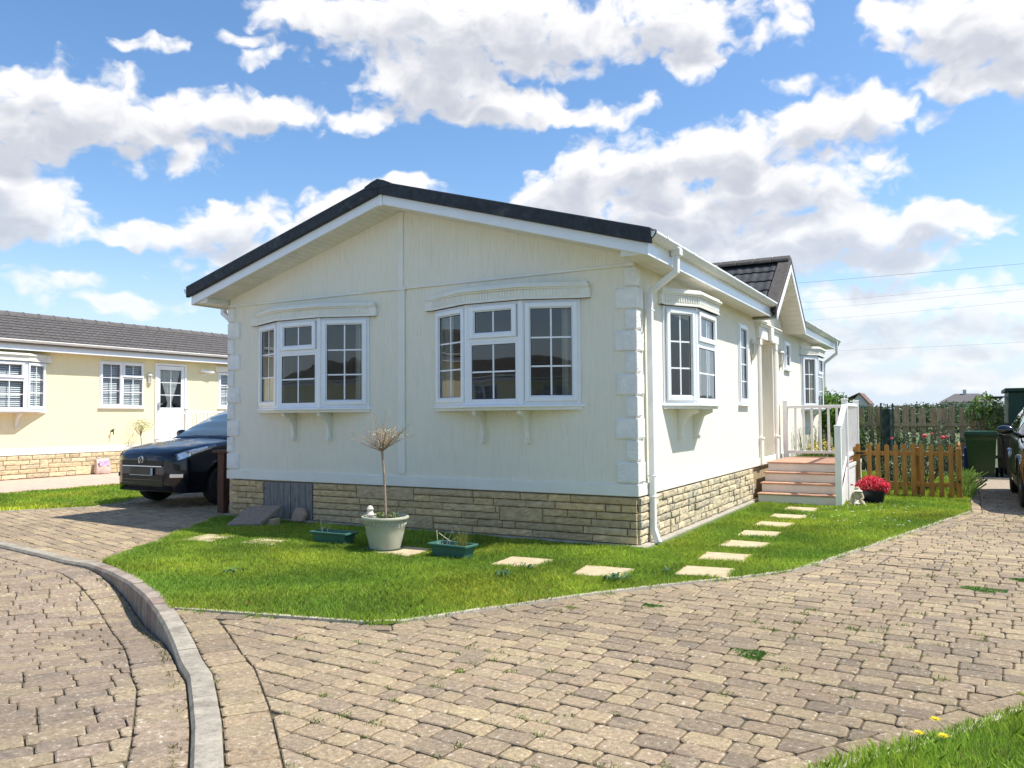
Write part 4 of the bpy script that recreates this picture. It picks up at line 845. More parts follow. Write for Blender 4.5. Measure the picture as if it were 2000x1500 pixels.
sheet('driveway_far', [(3.06, 9.0), (9.5, 9.0), (9.5, 12.4), (3.06, 12.4)], -.004, MT['block']).data.color_attributes.new('Col', 'FLOAT_COLOR', 'CORNER').data.foreach_set('color', np.tile([.36, .29, .21, 1], 6).astype('f'))

# kerb stones
mb = MB(); rng = random.Random(5); ko = resample(K_OUT, .075); ki = offset(ko, .125)
i = 0
while i < len(ko)-1:
    j = min(i+(12 if ko[i][0] > -1.9 or ko[i][0] < -4.4 else 3), len(ko)-1)
    dz = rng.uniform(-.002, .003); raised = -4.4 < ko[i][0] < -1.9; col = rng.choice([(.30, .25, .20), (.28, .205, .165), (.35, .30, .24)]) if raised else (.33, .295, .235); f = rng.uniform(.88, 1.1); col = tuple(c*f for c in col)
    vs = []; n = j-i+1
    for k in range(i, j+1):
        t0 = .004 if k == i else (-.004 if k == j else 0); kk = min(max(k, 1), len(ko)-2); ex, ey = ko[kk+1][0]-ko[kk-1][0], ko[kk+1][1]-ko[kk-1][1]; L = math.hypot(ex, ey); ex, ey = ex/L*t0, ey/L*t0
        zt_ = .012+dz; (xo, yo), (xi, yi) = ko[k], ki[k]; xo += ex; yo += ey; xi += ex; yi += ey
        nx_, ny_ = (xi-xo)/.125, (yi-yo)/.125
        vs += [(xo, yo, -.34), (xo, yo, zt_-.022), (xo+nx_*.016, yo+ny_*.016, zt_), (xi-nx_*.006, yi-ny_*.006, zt_), (xi, yi, zt_-.008), (xi, yi, -.1)]
    fs = [(k*6+a, (k+1)*6+a, (k+1)*6+a+1, k*6+a+1) for k in range(n-1) for a in range(5)]+[tuple(range(6)), tuple((n-1)*6+a for a in range(6))[::-1]]
    mb.add(vs, fs, col); i = j
MT['kerb'] = mat('kerb_stone', (1, 1, 1), .9, .22, 9, .5, 70, 6, attr=True, spots=[(30, .52, .68, (.14, .13, .10), .6), (5, .5, .66, (.17, .145, .115), .6), (60, .6, .66, (.5, .48, .42), .5)])
label(mb.build('kerb', MT['kerb'], None, norm=True), kind='structure')
def edging(name, line, side, w=.042, top=.014):
    mb = MB(); q = resample(line, .3); o1, o2 = offset(q, 0), offset(q, w*side)
    for i in range(len(q)-1):
        a, b, c, d = o1[i], o1[i+1], o2[i+1], o2[i]
        mb.add([(p[0], p[1], z) for z in (-.04, top) for p in (a, b, c, d)], [(0, 1, 2, 3), (4, 5, 6, 7), (0, 1, 5, 4), (1, 2, 6, 5), (2, 3, 7, 6), (3, 0, 4, 7)])
    label(mb.build(name, MT['edge'], None, norm=True), kind='structure')
edging('lawn_edging', LAWN, 1); edging('right_lawn_edging', RLAWN, -1, .05); edging('left_lawn_edging', LAWNL, -1, .04); edging('far_lawn_edging', LLAWN, 1)
sheet('footpath', [(-12.6, -8), (-12.6, 12), (-16.29, 12), (-16.29, -8)], -.01, MT['path'])

# ------------------------------------------------------------------ lawns
def spans(P, x0, x1, y0, y1, n, rs):
    xs, ys = rs.uniform(x0, x1, n), rs.uniform(y0, y1, n); P = np.array(P); c = np.zeros(n, bool); j = len(P)-1
    for i in range(len(P)):
        m_ = (P[i, 1] > ys) != (P[j, 1] > ys)
        with np.errstate(divide='ignore', invalid='ignore'): xi = (P[j, 0]-P[i, 0])*(ys-P[i, 1])/(P[j, 1]-P[i, 1])+P[i, 0]
        c ^= m_ & (xs < xi); j = i
    return xs[c], ys[c]
HOLES = []     # (x, y, half size x, half size y, angle) kept clear of blades
def blades(name, P, dens, hgt, wid, seed, box, holes=(), tint=(1, 1, 1), lab=None, z=0.0, far=0):
    rs = np.random.RandomState(seed); x, y = spans(P, *box, int(dens*(box[1]-box[0])*(box[3]-box[2])), rs)
    keep = np.ones(len(x), bool)
    for (hx, hy, ax, ay, an) in holes:
        ca, sa = math.cos(an), math.sin(an); u = (x-hx)*ca+(y-hy)*sa; v = -(x-hx)*sa+(y-hy)*ca; keep &= ~((abs(u) < ax) & (abs(v) < ay))
    x, y = x[keep], y[keep]; n = len(x)
    clump = np.sin(x*5.1+1.3*np.sin(y*3.7))*np.sin(y*4.3+1.7*np.sin(x*2.9)); clump2 = np.sin(x*17+y*9)*np.sin(y*19-x*7)
    h = hgt*(1+.28*clump+.18*clump2)*rs.uniform(.55, 1.35, n); w = wid*rs.uniform(.7, 1.3, n)
    a = rs.uniform(0, 2*math.pi, n); b = rs.uniform(0, 2*math.pi, n); lean = np.abs(rs.normal(0, .55, n))*h; dx, dy = np.cos(a), np.sin(a); lx, ly = np.cos(b)*lean, np.sin(b)*lean
    z0 = np.full(n, z); V = np.empty((n, 5, 3))
    V[:, 0] = np.stack([x-dx*w, y-dy*w, z0], 1); V[:, 1] = np.stack([x+dx*w, y+dy*w, z0], 1)
    V[:, 2] = np.stack([x+dx*w*.7+lx*.35, y+dy*w*.7+ly*.35, z0+h*.6], 1); V[:, 4] = np.stack([x-dx*w*.7+lx*.35, y-dy*w*.7+ly*.35, z0+h*.6], 1); V[:, 3] = np.stack([x+lx, y+ly, z0+h*.98], 1)
    base = np.array([.29, .42, .05]); pat = np.sin(x*2.1+1.1*np.sin(y*3.3+1))*np.sin(y*2.7+1.4*np.sin(x*1.7)); c = base*rs.uniform(.6, 1.45, n)[:, None]*(1+.25*pat[:, None]*np.array([1.3, .8, .6])); h *= 1-.18*pat; yel = rs.uniform(0, 1, n)*(.75+.5*np.sin(x*2.3+2)*np.sin(y*1.9)); c = np.where((yel > .72)[:, None], c*np.array([1.5, 1.12, 1.1]), c)
    dry = rs.uniform(0, 1, n) > .95; c[dry] = np.array([.32, .27, .12])*rs.uniform(.7, 1.2, dry.sum())[:, None]
    o = np_mesh(name, V.reshape(-1, 3), 5, MT['grass'], None, c*np.array(tint)); return label(o, lab, 'grass', kind='stuff')
STEP = [(.92, 4.15, 0), (.91, 3.20, .02), (.90, 2.33, -.03), (.92, 1.45, .03), (.95, .62, -.02), (.96, -.22, .04), (.99, -1.02, .10), (.20, -1.42, .12), (-.64, -1.33, .05), (-2.02, -1.33, 0), (-3.75, -1.48, .06), (-4.55, -1.62, .1)]
STEPL = ['pale stepping stone nearest the porch steps', 'second stepping stone in front of the porch steps', 'third stepping stone counted from the porch steps', 'fourth stepping stone counted from the porch steps', 'stepping stone second behind the broad one by the driveway edge', 'stepping stone just behind the broad one by the driveway edge',
         'broad stepping stone touching the driveway edging', 'pale stepping stone in the lawn off the front corner of the home', 'pale stepping stone between the right hand trough and the home corner', 'stepping stone half hidden under the big sage pot', 'overgrown stepping stone left of the empty green trough', 'overgrown stepping stone at the left end of the lawn near the tilted slab']
for (x, y, a), l in zip(STEP, STEPL):
    rng = random.Random(int(x*100+y*10)); s_ = .222; big = 1.0
    mb = MB(); T_ = Matrix.Translation((x, y, 0)) @ Matrix.Rotation(a+rng.uniform(-.03, .03), 4, 'Z')
    poly = []
    for cx_, cy_ in ((-s_, -s_), (s_, -s_), (s_, s_), (-s_, s_)):
        poly.append((cx_+rng.uniform(-.012, .012), cy_+rng.uniform(-.012, .012)))
    n_ = 8; pts = []
    for k in range(4):
        p, q = poly[k], poly[(k+1) % 4]
        for i in range(n_): t = i/n_; pts.append((p[0]+(q[0]-p[0])*t+rng.uniform(-.003, .003), p[1]+(q[1]-p[1])*t+rng.uniform(-.003, .003)))
    mb.ext([T_ @ Vector((p[0], p[1], -.03)) for p in pts], (0, 0, .052))
    label(mb.build('stepping_stone', MT['slab'], None, bevel=.007), l, 'stepping stone', 'stepping stones set in the lawn')
HS = [(x, y, .205, .205, a) if x > -3 else (x+.05, y, .16, .06, a) for x, y, a in STEP] + [(-3.0, 6.5, 3.20, 6.6, 0), (-2.26, -1.33, .17, .16, 0), (-3.02, -1.26, .24, .07, 0), (-1.40, -1.36, .24, .07, -.05), (.72, 6.2, .66, 1.4, 0), (-5.0, -.45, .35, .25, .3), (1.75, 5.5, .17, .17, 0), (-4.62, -.12, .15, .08, 0)]
PL = LAWN + [(1, 12.4), (0, 12.4), (0, 0), (-6.1, 0)] + LAWNL[::-1][1:-1] + [(-4.30, -3.10)] + [p for p in offset(K_OUT, .10) if -4.2 < p[0] < -2.0]
near = [(-7, -5), (3.1, -5), (3.1, 1.3), (-7, 1.3)]
sheet('lawn', PL, .002, MT['soil'])
blades('lawn_grass', PL, 15500, .036, .0021, 1, (-6.2, 2.3, -4.1, .9), HS, lab='bright green mown grass on the lawn around the cream home')
blades('lawn_grass', PL, 7000, .040, .0030, 2, (.05, 3.1, .9, 7.2), HS, lab='mown grass on the lawn strip beside the porch steps')
blades('garden_grass', PL, 3000, .05, .005, 3, (.05, 3.1, 7.2, 12.4), HS, lab='sunlit grass behind the picket fence', tint=(1.1, 1.1, 1))
RL = RLAWN + [(9, -9), (1.55, -9)]
sheet('right_lawn', RL, .002, MT['soil']); blades('right_lawn_grass', RL, 15000, .045, .0022, 4, (1.5, 5.2, -6.4, -1.6), lab='grass in the bottom right corner of the view', tint=(.9, .95, 1))
LL = LLAWN + [(-12.55, 9), (-12.55, -8)]
sheet('far_left_lawn', LL, .002, MT['soil']); blades('far_left_lawn_grass', LL, 3200, .045, .005, 5, (-12.6, -8.8, -4, 6), lab='grass strip between the paved drive and the neighbour path', tint=(1.15, 1.1, 1))
def scatter_tufts(name, pts, r, n, hgt, wid, seed, col, lab, cat='weeds', stuff=True, zf=None):
    rs = np.random.RandomState(seed); V = []; C = []
    for (x, y, s_) in pts:
        m_ = max(3, int(n*s_)); a = rs.uniform(0, 6.283, m_); rr = r*s_*np.sqrt(rs.uniform(0, 1, m_)); px, py = x+np.cos(a)*rr, y+np.sin(a)*rr; h = hgt*s_*rs.uniform(.4, 1.2, m_)*(1.1-(rr/(r*s_))**2*.6)
        b = rs.uniform(0, 6.283, m_); dx, dy = np.cos(b)*wid, np.sin(b)*wid; lx, ly = rs.normal(0, .5, m_)*h, rs.normal(0, .5, m_)*h; z = np.full(m_, -.004) if zf is None else np.full(m_, zf(x, y)-.004)
        V.append(np.stack([np.stack([px-dx, py-dy, z], 1), np.stack([px+dx, py+dy, z], 1), np.stack([px+dx+lx, py+dy+ly, z+h], 1), np.stack([px-dx+lx, py-dy+ly, z+h*.9], 1)], 1).reshape(-1, 3)); C.append(np.array(col)*rs.uniform(.5, 1.5, m_)[:, None])
    o = np_mesh(name, np.concatenate(V), 4, MT['grass'], None, np.concatenate(C)); return label(o, lab, cat, kind='stuff' if stuff else None)
scatter_tufts('edge_grass', [(p[0]+math.sin(i*7.3)*.03, p[1]+math.cos(i*5.1)*.03, .5+.5*abs(math.sin(i*1.7))) for i, p in enumerate(resample(LAWN[:12], .09)) if math.sin(i*.9)+math.sin(i*.37) > -.2], .05, 34, .034, .002, 91, (.22, .34, .06), 'ragged grass growing over the pale lawn edging', 'grass')
rs = np.random.RandomState(44); jp = []
for _ in range(2600):
    x, y = rs.uniform(-1.8, 4.5), rs.uniform(-6, 5)
    if in_poly(x, y, DRIVE):
        v = round((-x*math.sin(R(-3))+y*math.cos(R(-3)))/.132)*.132; u = x*math.cos(R(-3))+y*math.sin(R(-3)); jp.append((u*math.cos(R(-3))-v*math.sin(R(-3)), u*math.sin(R(-3))+v*math.cos(R(-3)), rs.uniform(.25, 1)**2*1.1))
dens = lambda x, y: max(0, math.sin(x*1.7+.6)*math.sin(y*1.4+2)) > .12 or rs.uniform() < .22
jp = [j for j in jp if dens(j[0], j[1])]
scatter_tufts('joint_weeds', jp, .045, 26, .017, .0024, 7, (.17, .24, .05), 'tiny weeds and moss growing in the joints of the driveway')
jk = [(p[0]-.035+rs.uniform(-.03, .02), p[1]-.045, rs.uniform(.4, 1.2)**2) for p in resample(K_OUT, .05) if -4.4 < p[0] < .8]
scatter_tufts('kerb_weeds', [(x, y, s_*.8) for x, y, s_ in jk], .03, 12, .03, .002, 8, (.20, .19, .06), 'dry weeds along the foot of the kerb', zf=road_z)
for (x, y, sc_, l) in ((1.884, -3.20, 1.1, 'dark green creeping weed mat nearest the camera on the driveway'), (3.08, -.66, 1.2, 'dark green weed mat on the driveway near the right edge'), (3.40, -.1, 1.0, 'dark green weed mat touching the right edge of the view'), (.956, -2.35, .7, 'small dark weed mat beside the lawn edging'), (.50, -2.68, .55, 'yellowish grass tuft on the driveway beside the lawn edging')):
    scatter_tufts('weed_patch', [(x, y, sc_*.75), (x+.09*sc_, y+.02, sc_*.45), (x-.08*sc_, y+.03, sc_*.5), (x+.02, y-.07*sc_, sc_*.4)], .12, 620, .016, .0035, int(x*100), (.09, .20, .035) if 'dark' in l else (.25, .27, .06), l, 'weed', stuff=False)['group'] = 'weed patches on the driveway'
rs = np.random.RandomState(9); dp = [(rs.uniform(.9, 2.4), rs.uniform(2.6, 5.6)) for _ in range(60)]+[(rs.uniform(-11, -9.2), rs.uniform(-1, 1)) for _ in range(5)]
mb = MB()
for x, y in dp:
    if not in_poly(x, y, LAWN+[(0, 12), (0, -2)]) and x > -5: continue
    mb.add([(x+.011*math.cos(k*1.047), y+.011*math.sin(k*1.047), .048+.003*(k % 2)) for k in range(6)], [tuple(range(6))], (.85, .85, .82))
label(mb.build('daisies', MT['petal'], None, norm=False), 'white daisies dotted through the lawn near the porch', 'daisies', kind='stuff')
# broad leaved weeds in the lawn
for (x, y, sc_, l) in ((-.45, -2.0, 1, 'bluish thistle like weed near the middle of the lawn edging'), (.45, -1.75, 1.2, 'leafy weed cluster beside the stepping stone off the home corner'), (-.42, -1.62, .8, 'leafy weed just right of the pale stepping stone by the corner'), (.72, -1.25, .8, 'leafy weed at the left of the broad stepping stone'), (-2.6, -3.0, .9, 'leafy weed in the lawn near the kerb'), (.95, 1.05, .7, 'bluish weed between the side stepping stones')):
    rs = np.random.RandomState(int(abs(x*77+y*31))); V = []; C = []
    for k in range(int(26*sc_)):
        a = rs.uniform(0, 6.28); r0 = rs.uniform(0, .09)*sc_; px, py = x+r0*math.cos(a*3), y+r0*math.sin(a*3); L = rs.uniform(.03, .075)*sc_; w_ = L*.2; d = Vector((math.cos(a), math.sin(a), 0)); p = Vector((px, py, .03)); q = Vector((-d.y, d.x, 0))*w_
        V += [p-q*.4, p+d*L*.5-q+Vector((0, 0, L*.6)), p+d*L+Vector((0, 0, L*.5)), p+d*L*.5+q+Vector((0, 0, L*.6))]; C.append(np.array([.07, .15, .06])*rs.uniform(.6, 1.5))
    label(np_mesh('lawn_weed', np.array([tuple(v) for v in V]), 4, MT['leaf'], None, np.array(C)), l, 'weed', 'broad leaved weeds in the lawn')
# dandelions
for (x, y, h, bx, l) in ((2.837, -4.04, .06, .10, 'yellow dandelion nearest the driveway edge in the corner grass'), (2.78, -4.21, .05, .02, 'small yellow dandelion low at the bottom edge'), (2.87, -4.21, .055, -.02, 'yellow dandelion lying over to the right in the corner grass')):
    mb = MB()
    for k in range(26):
        a = 6.283*k/26; r0 = .008+.012*(k % 2); mb.add([(x+.004*math.cos(a+1.5), y+.004*math.sin(a+1.5), h+.012), (x-.004*math.cos(a+1.5), y-.004*math.sin(a+1.5), h+.012), (x+(r0+.01)*math.cos(a), y+(r0+.01)*math.sin(a), h+.022-.006*(k % 2))], [(0, 1, 2)], (.85, .68, .02))
    o = mb.build('dandelion', MT['petal'], None, norm=False); label(o, l, 'dandelion', 'dandelions in the corner grass')
    mb = MB(); mb.tube([(x+bx, y-.03, 0), (x+bx*.4, y-.01, h*.7), (x, y, h+.012)], .0022, 5, (.35, .4, .15)); mb.build('stem', MT['petal'], o)
# recessed drain cover
mb = MB(); pts = [(2.27, .13), (2.77, .03), (2.80, .63), (2.33, .64)]
for a, b in zip(pts, pts[1:]+pts[:1]):
    a, b = Vector((*a, 0)), Vector((*b, 0)); d = (b-a).normalized(); n_ = Vector((-d.y, d.x, 0)); mb.ext([a, b, b+n_*.012, a+n_*.012], (0, 0, .006))
label(mb.build('drain_cover_frame', MT['iron'], None), 'thin metal frame of a recessed drain cover in the driveway', 'drain cover')

# ------------------------------------------------------------------ plants
def leaf_cloud(name, blobs, n, size, cols, seed, parent=None, m='leaf', shell=.55, flat=.0):
    """many small leaf quads through a set of ellipsoids (cx,cy,cz,rx,ry,rz)"""
    rs = np.random.RandomState(seed); vol = np.array([b[3]*b[4]*b[5] for b in blobs])**.8; vol /= vol.sum(); k = rs.choice(len(blobs), n, p=vol); B = np.array(blobs, float)[k]
    d = rs.normal(size=(n, 3)); d /= np.linalg.norm(d, axis=1)[:, None]; r = rs.uniform(shell, 1.05, n)**.7*(1+.18*np.sin(d[:, 0]*7+k)*np.sin(d[:, 1]*6+d[:, 2]*8)); c = B[:, :3]+d*B[:, 3:]*r[:, None]
    t1 = rs.normal(size=(n, 3)); t1[:, 2] *= 1-flat; t1 /= np.linalg.norm(t1, axis=1)[:, None]; t2 = np.cross(t1, rs.normal(size=(n, 3))); t2 /= np.linalg.norm(t2, axis=1)[:, None]; s = size*rs.uniform(.5, 1.3, n)[:, None]
    V = np.stack([c-t1*s, c+t2*s*.45, c+t1*s, c-t2*s*.45], 1).reshape(-1, 3); cc = np.array(cols)[rs.randint(0, len(cols), n)]*rs.uniform(.6, 1.35, n)[:, None]
    return np_mesh(name, V, 4, MT[m], parent, cc)
GREENS = [(.06, .13, .025), (.085, .17, .03), (.05, .10, .03), (.12, .20, .04)]
def stems(name, pts, m='bark', parent=None):
    mb = MB()
    for p, r in pts: mb.tube(p, r, 5)
    return mb.build(name, MT[m], parent, norm=False, smooth=True)
def twig_tree(mb, base, rng, n, L, spread, rad=.006, bias=(0, 0), levels=2):
    tips = []
    for k in range(n):
        a = rng.uniform(0, 6.283); s_ = rng.uniform(.15, 1)*spread; d = Vector((math.cos(a)*s_+bias[0], math.sin(a)*s_+bias[1], 1)).normalized(); l = L*rng.uniform(.55, 1.1); p = Vector(base); pts = [p.copy()]
        for i in range(4): d = (d+Vector((rng.uniform(-.22, .22), rng.uniform(-.22, .22), rng.uniform(-.16, .1)))).normalized(); p = p+d*l/4; pts.append(p.copy())
        mb.tube(pts, [rad, rad*.8, rad*.6, rad*.4, rad*.2], 4); tips.append(pts[-1])
        if levels > 1:
            for j in (1, 2, 3):
                for _ in range(rng.choice((1, 2))):
                    dd = (d+Vector((rng.uniform(-.8, .8), rng.uniform(-.8, .8), rng.uniform(-.3, .5)))).normalized(); q = pts[j]; e_ = [q, q+dd*l*.16, q+(dd+Vector((rng.uniform(-.3, .3), rng.uniform(-.3, .3), .1)))*l*.3]; mb.tube(e_, [rad*.45, rad*.3, rad*.15], 3); tips.append(e_[-1])
    return tips
# the sage pot with its little standard tree
pt = label(empty('plant_pot', (-2.26, -1.33, 0)), 'big sage green pot with rope pattern rim, holding the bare little tree', 'plant pot')
mb = MB(); mb.lathe([(r*.845, z*.93) for r, z in [(.0, .03), (.17, .03), (.186, .035), (.208, .12), (.230, .2), (.240, .262), (.246, .27), (.246, .282), (.252, .345), (.285, .352), (.292, .362), (.292, .375), (.285, .386), (.262, .386), (.254, .37), (.25, .32)]], (-2.26, -1.33, 0), 44)
mb.build('body', MT['pot'], pt, smooth=True, norm=True)
mb = MB(); mb.lathe([(.0, .298), (.212, .298)], (-2.26, -1.33, 0), 30); mb.build('soil', MT['dirt'], pt, norm=False)
mb = MB()
for k in range(30):
    a = 6.283*k/30; c_ = lambda t, z: Vector((-2.26+(.246+.006)*.845*math.cos(a+t), -1.33+(.246+.006)*.845*math.sin(a+t), z)); mb.tube([c_(-.07, .268), c_(-.02, .278), c_(.05, .300), c_(.10, .310)], [.003, .010, .010, .003], 6)
mb.build('rope_moulding', MT['pot'], pt, smooth=True)
mb = MB(); mb.lathe([(.0, .012), (.165, .012), (.185, .032), (.195, .032), (.172, .002), (0, .002)], (-2.26, -1.33, 0), 36); mb.build('saucer', MT['trough'], pt, smooth=True)
rng = random.Random(17)
tr = label(empty('bare_tree', (-2.25, -1.33, .31)), 'small bare standard tree with a spray of twigs, growing in the sage pot', 'tree')
mb = MB(); mb.tube([(-2.25, -1.33, .31), (-2.262, -1.33, .6), (-2.285, -1.33, .9), (-2.30, -1.33, 1.03)], [.014, .012, .012, .015], 8); mb.build('trunk', MT['twig'], tr, smooth=True)
mb = MB(); tips = twig_tree(mb, (-2.30, -1.33, 1.02), rng, 12, .42, .8, .0042)+twig_tree(mb, (-2.30, -1.33, 1.02), rng, 15, .34, 1.7, .004); tips += twig_tree(mb, (-2.30, -1.33, 1.02), rng, 9, .40, .6, .0042, (1.25, 0)); tips += twig_tree(mb, (-2.30, -1.33, 1.02), rng, 6, .42, .6, .004, (-1.4, 0)); mb.build('twigs', MT['twig'], tr, norm=False)
leaf_cloud('crown_leaves', [(-2.25, -1.33, 1.12, .10, .09, .07), (-2.14, -1.33, 1.2, .13, .08, .08), (-2.32, -1.33, 1.2, .14, .1, .09)], 520, .010, [(.72, .52, .36), (.7, .6, .35), (.5, .35, .2), (.45, .45, .15)], 5, tr, shell=.1)
leaf_cloud('low_leaves', [(-2.12, -1.38, .37, .09, .08, .04), (-2.34, -1.30, .36, .06, .08, .03)], 260, .018, [(.12, .2, .05), (.3, .32, .15), (.2, .24, .1)], 6, label(empty('pot_plant', (-2.2, -1.35, .32)), 'pale leafy plant round the foot of the bare tree in the sage pot', 'plant'), shell=.1)
mb = MB(); mb.lathe([(0, 0), (.035, .01), (.045, .04), (.03, .075), (.038, .10), (.02, .13), (0, .135)], (-2.40, -1.40, .33), 12); label(mb.build('stone_ornament', MT['statuew'], None, smooth=True), 'small pale stone ornament standing in the sage pot at its left rim', 'ornament')
def trough(x, y, rz, L, lab):
    r_ = label(empty('planter_trough', (x, y, 0), rz), lab, 'planter', 'green plastic planter troughs'); T = lambda p: wm(r_) @ Vector((p[0], p[1], p[2]))
    def rect(hx, hy, z): return [(-hx, -hy, z), (hx, -hy, z), (hx, hy, z), (-hx, hy, z)]
    mb = MB(); w = .095; sec = [rect(L-.045, w-.025, .004), rect(L-.015, w-.008, .118), rect(L+.008, w+.012, .120), rect(L+.010, w+.014, .142), rect(L-.012, w-.008, .144), rect(L-.02, w-.014, .12), rect(L-.045, w-.03, .06)]
    vs = [T(p) for s_ in sec for p in s_]; mb.add(vs, [(i*4+k, i*4+(k+1) % 4, (i+1)*4+(k+1) % 4, (i+1)*4+k) for i in range(6) for k in range(4)]+[(0, 1, 2, 3), (24, 25, 26, 27)]); mb.build('body', MT['trough'], r_, bevel=.004, norm=True)
    mb = MB(); mb.add([T(p) for p in rect(L-.03, w-.02, .09)], [(0, 1, 2, 3)]); mb.build('soil', MT['dirt'], r_, norm=False); return r_, T
t1, T1 = trough(-3.02, -1.26, 0, .25, 'dark green plastic trough with only a few dry stalks, left of the sage pot')
t2, T2_ = trough(-1.40, -1.37, -.06, .225, 'dark green plastic trough with a grass tuft, right of the sage pot')
for T, nm, n, l in ((T1, 'dry_stalks', 4, 'dry stalks in the nearly empty trough'), (T2_, 'dry_stalks', 5, 'pale dead stalks at the left of the trough with the grass tuft')):
    mb = MB(); rng = random.Random(n)
    for k in range(n): x = rng.uniform(-.16, -.04); mb.tube([T((x, 0, .08)), T((x+rng.uniform(-.05, .05), 0, .16)), T((x+rng.uniform(-.12, .12), .02, .22+rng.uniform(-.02, .04)))], .0028, 4)
    label(mb.build(nm, mat('straw', (.6, .55, .4), .8, .1) if 'straw' not in bpy.data.materials else bpy.data.materials['straw'], None, norm=False), l, 'dead stalks')
rs = np.random.RandomState(3); V = []; C = []
for k in range(90):
    p = T2_((.12+rs.normal(0, .025), rs.normal(0, .02), .085)); d = Vector((rs.normal(0, .22), rs.normal(0, .22), 1))*rs.uniform(.1, .22); w_ = Vector((rs.normal(0, 1), rs.normal(0, 1), 0)).normalized()*.0022; V += [p-w_, p+w_, p+d+w_*.3, p+d-w_*.3]; C.append(np.array([.30, .30, .07])*rs.uniform(.5, 1.3))
label(np_mesh('grass_tuft', np.array([tuple(v) for v in V]), 4, MT['grass'], None, np.array(C)), 'yellow green grass tuft growing in the right hand trough', 'grass tuft')
# slab and brick by the hatch
mb = MB(); T = Matrix.Translation((-5.02, -.52, .115)) @ Matrix.Rotation(.28, 4, 'Z') @ Matrix.Rotation(-.05, 4, 'Y') @ Matrix.Rotation(.30, 4, 'X'); mb.box(-.235, .235, -.29, .29, -.022, .022, T=T)
label(mb.build('paving_slab', MT['pebble'], None, bevel=.008, seg=2), 'rough pebbly slab lying tilted on the lawn in front of the board hatch', 'paving slab')
mb = MB(); T = Matrix.Translation((-4.86, -.42, .05)) @ Matrix.Rotation(.3, 4, 'Z'); mb.box(-.10, .10, -.12, .10, -.06, .035, T=T); label(mb.build('stone_block', MT['slab'], None, bevel=.01), 'buff stone block propping up the tilted slab', 'stone block')
mb = MB(); T = Matrix.Translation((-4.63, -.125, .11)) @ Matrix.Rotation(.1, 4, 'Z') @ Matrix.Rotation(-.22, 4, 'X')
mb.ext([T @ Vector(q) for q in ((-.105, -.03, -.09), (.075, -.03, -.09), (.11, -.03, .0), (.07, -.03, .085), (-.05, -.03, .09), (-.085, -.03, .03))], T.to_3x3() @ Vector((0, .06, 0)))
label(mb.build('broken_paver', MT['brick'], None, bevel=.006), 'broken pinkish paver leaning against the board hatch', 'paver')
# gate post beside the home
gp = label(empty('gate_post', (-6.33, .25, 0)), 'dark brown timber post with a short top rail, beside the left corner of the home', 'gate post')
mb = MB(); mb.box(-6.57, -6.44, .2, .30, 0, .87); mb.build('post', MT['brownwood'], gp, bevel=.005); mb = MB(); mb.box(-6.68, -6.20, .19, .31, .872, .915); mb.box(-6.30, -6.22, .22, .28, 0, .87); mb.build('rail', MT['brownwood'], gp, bevel=.004)

# ------------------------------------------------------------------ porch steps
ps = label(empty('porch_steps', (.7, 6.2, 0)), 'white porch steps with terracotta coloured treads and white balustrade at the side door', 'steps')
X0, X1 = .13, 1.34; ys = [4.92, 5.18, 5.44, 5.70]; zz = [.148, .297, .446, .595]
tread = None
for k in range(4):
    y1 = ys[k+1] if k < 3 else 7.62; x0 = X0 if k else X0
    r_ = MB(); r_.box(x0+.02, X1-.01, ys[k]+.025, ys[k]+.05, zz[k]-.148+(.003 if k else .0), zz[k]-.022); r_.build('riser', MT['riser'], ps)
    t_ = MB(); y = ys[k]
    nb_ = 2 if k < 3 else 13; wd = (y1-ys[k]+.02)/nb_
    for q in range(nb_): t_.box(x0, X1, ys[k]+wd*q+.003, ys[k]+wd*(q+1)-.003, zz[k]-.02, zz[k])
    t_.build('tread' if k < 3 else 'landing', MT['tread'], ps, bevel=.003)
mb = MB(); mb.box(X0+.03, X0+.06, 4.95, 7.6, .0, .12); mb.box(X0+.03, X0+.06, 5.22, 7.6, .12, .275); mb.box(X0+.03, X0+.06, 5.48, 7.6, .275, .424); mb.box(X0+.03, X0+.06, 5.74, 7.6, .424, .572); mb.build('side_panel', MT['riser'], ps)
def post(x, y, z0, z1, w=.088):
    mb = MB(); mb.box(x-w/2, x+w/2, y-w/2, y+w/2, z0, z1); mb.box(x-w/2-.008, x+w/2+.008, y-w/2-.008, y+w/2+.008, z1, z1+.016); mb.ext([(x-w/2, y-w/2, z1+.016), (x+w/2, y-w/2, z1+.016), (x+w/2, y+w/2, z1+.016), (x-w/2, y+w/2, z1+.016)], (0, 0, .008)); mb.build('post', MT['white'], ps, bevel=.004)
PB, PC, PD, PA = (1.345, 4.86), (1.345, 5.72), (1.31, 7.56), (.10, 7.56)
post(*PB, 0, 1.19); post(*PC, 0, 1.60); post(*PD, 0, 1.60); post(*PA, .55, 1.62)
def rail(p, q, w=.05, h=.055):
    p, q = Vector(p), Vector(q); mb = MB(); d = (q-p).normalized(); n_ = Vector((-d.y, d.x, 0)).normalized()*w/2; mb.ext([p-n_, p+n_, p+n_+Vector((0, 0, h)), p-n_+Vector((0, 0, h))], q-p); mb.build('rail', MT['white'], ps, bevel=.006)
rail((PA[0]+.045, 7.56, 1.49), (PD[0]-.045, 7.56, 1.49), .07); rail((PA[0]+.045, 7.56, .66), (PD[0]-.045, 7.56, .66))
for k in range(7):
    x = PA[0]+.045+(PD[0]-PA[0]-.09)*(k+.9)/7.8; mb = MB(); mb.box(x-.020, x+.020, 7.545, 7.575, .715, 1.49); mb.build('baluster', MT['white'], ps)
rail((1.345, 5.76, 1.50), (1.31, 7.52, 1.50), .07); rail((1.345, 5.76, .68), (1.31, 7.52, .68))
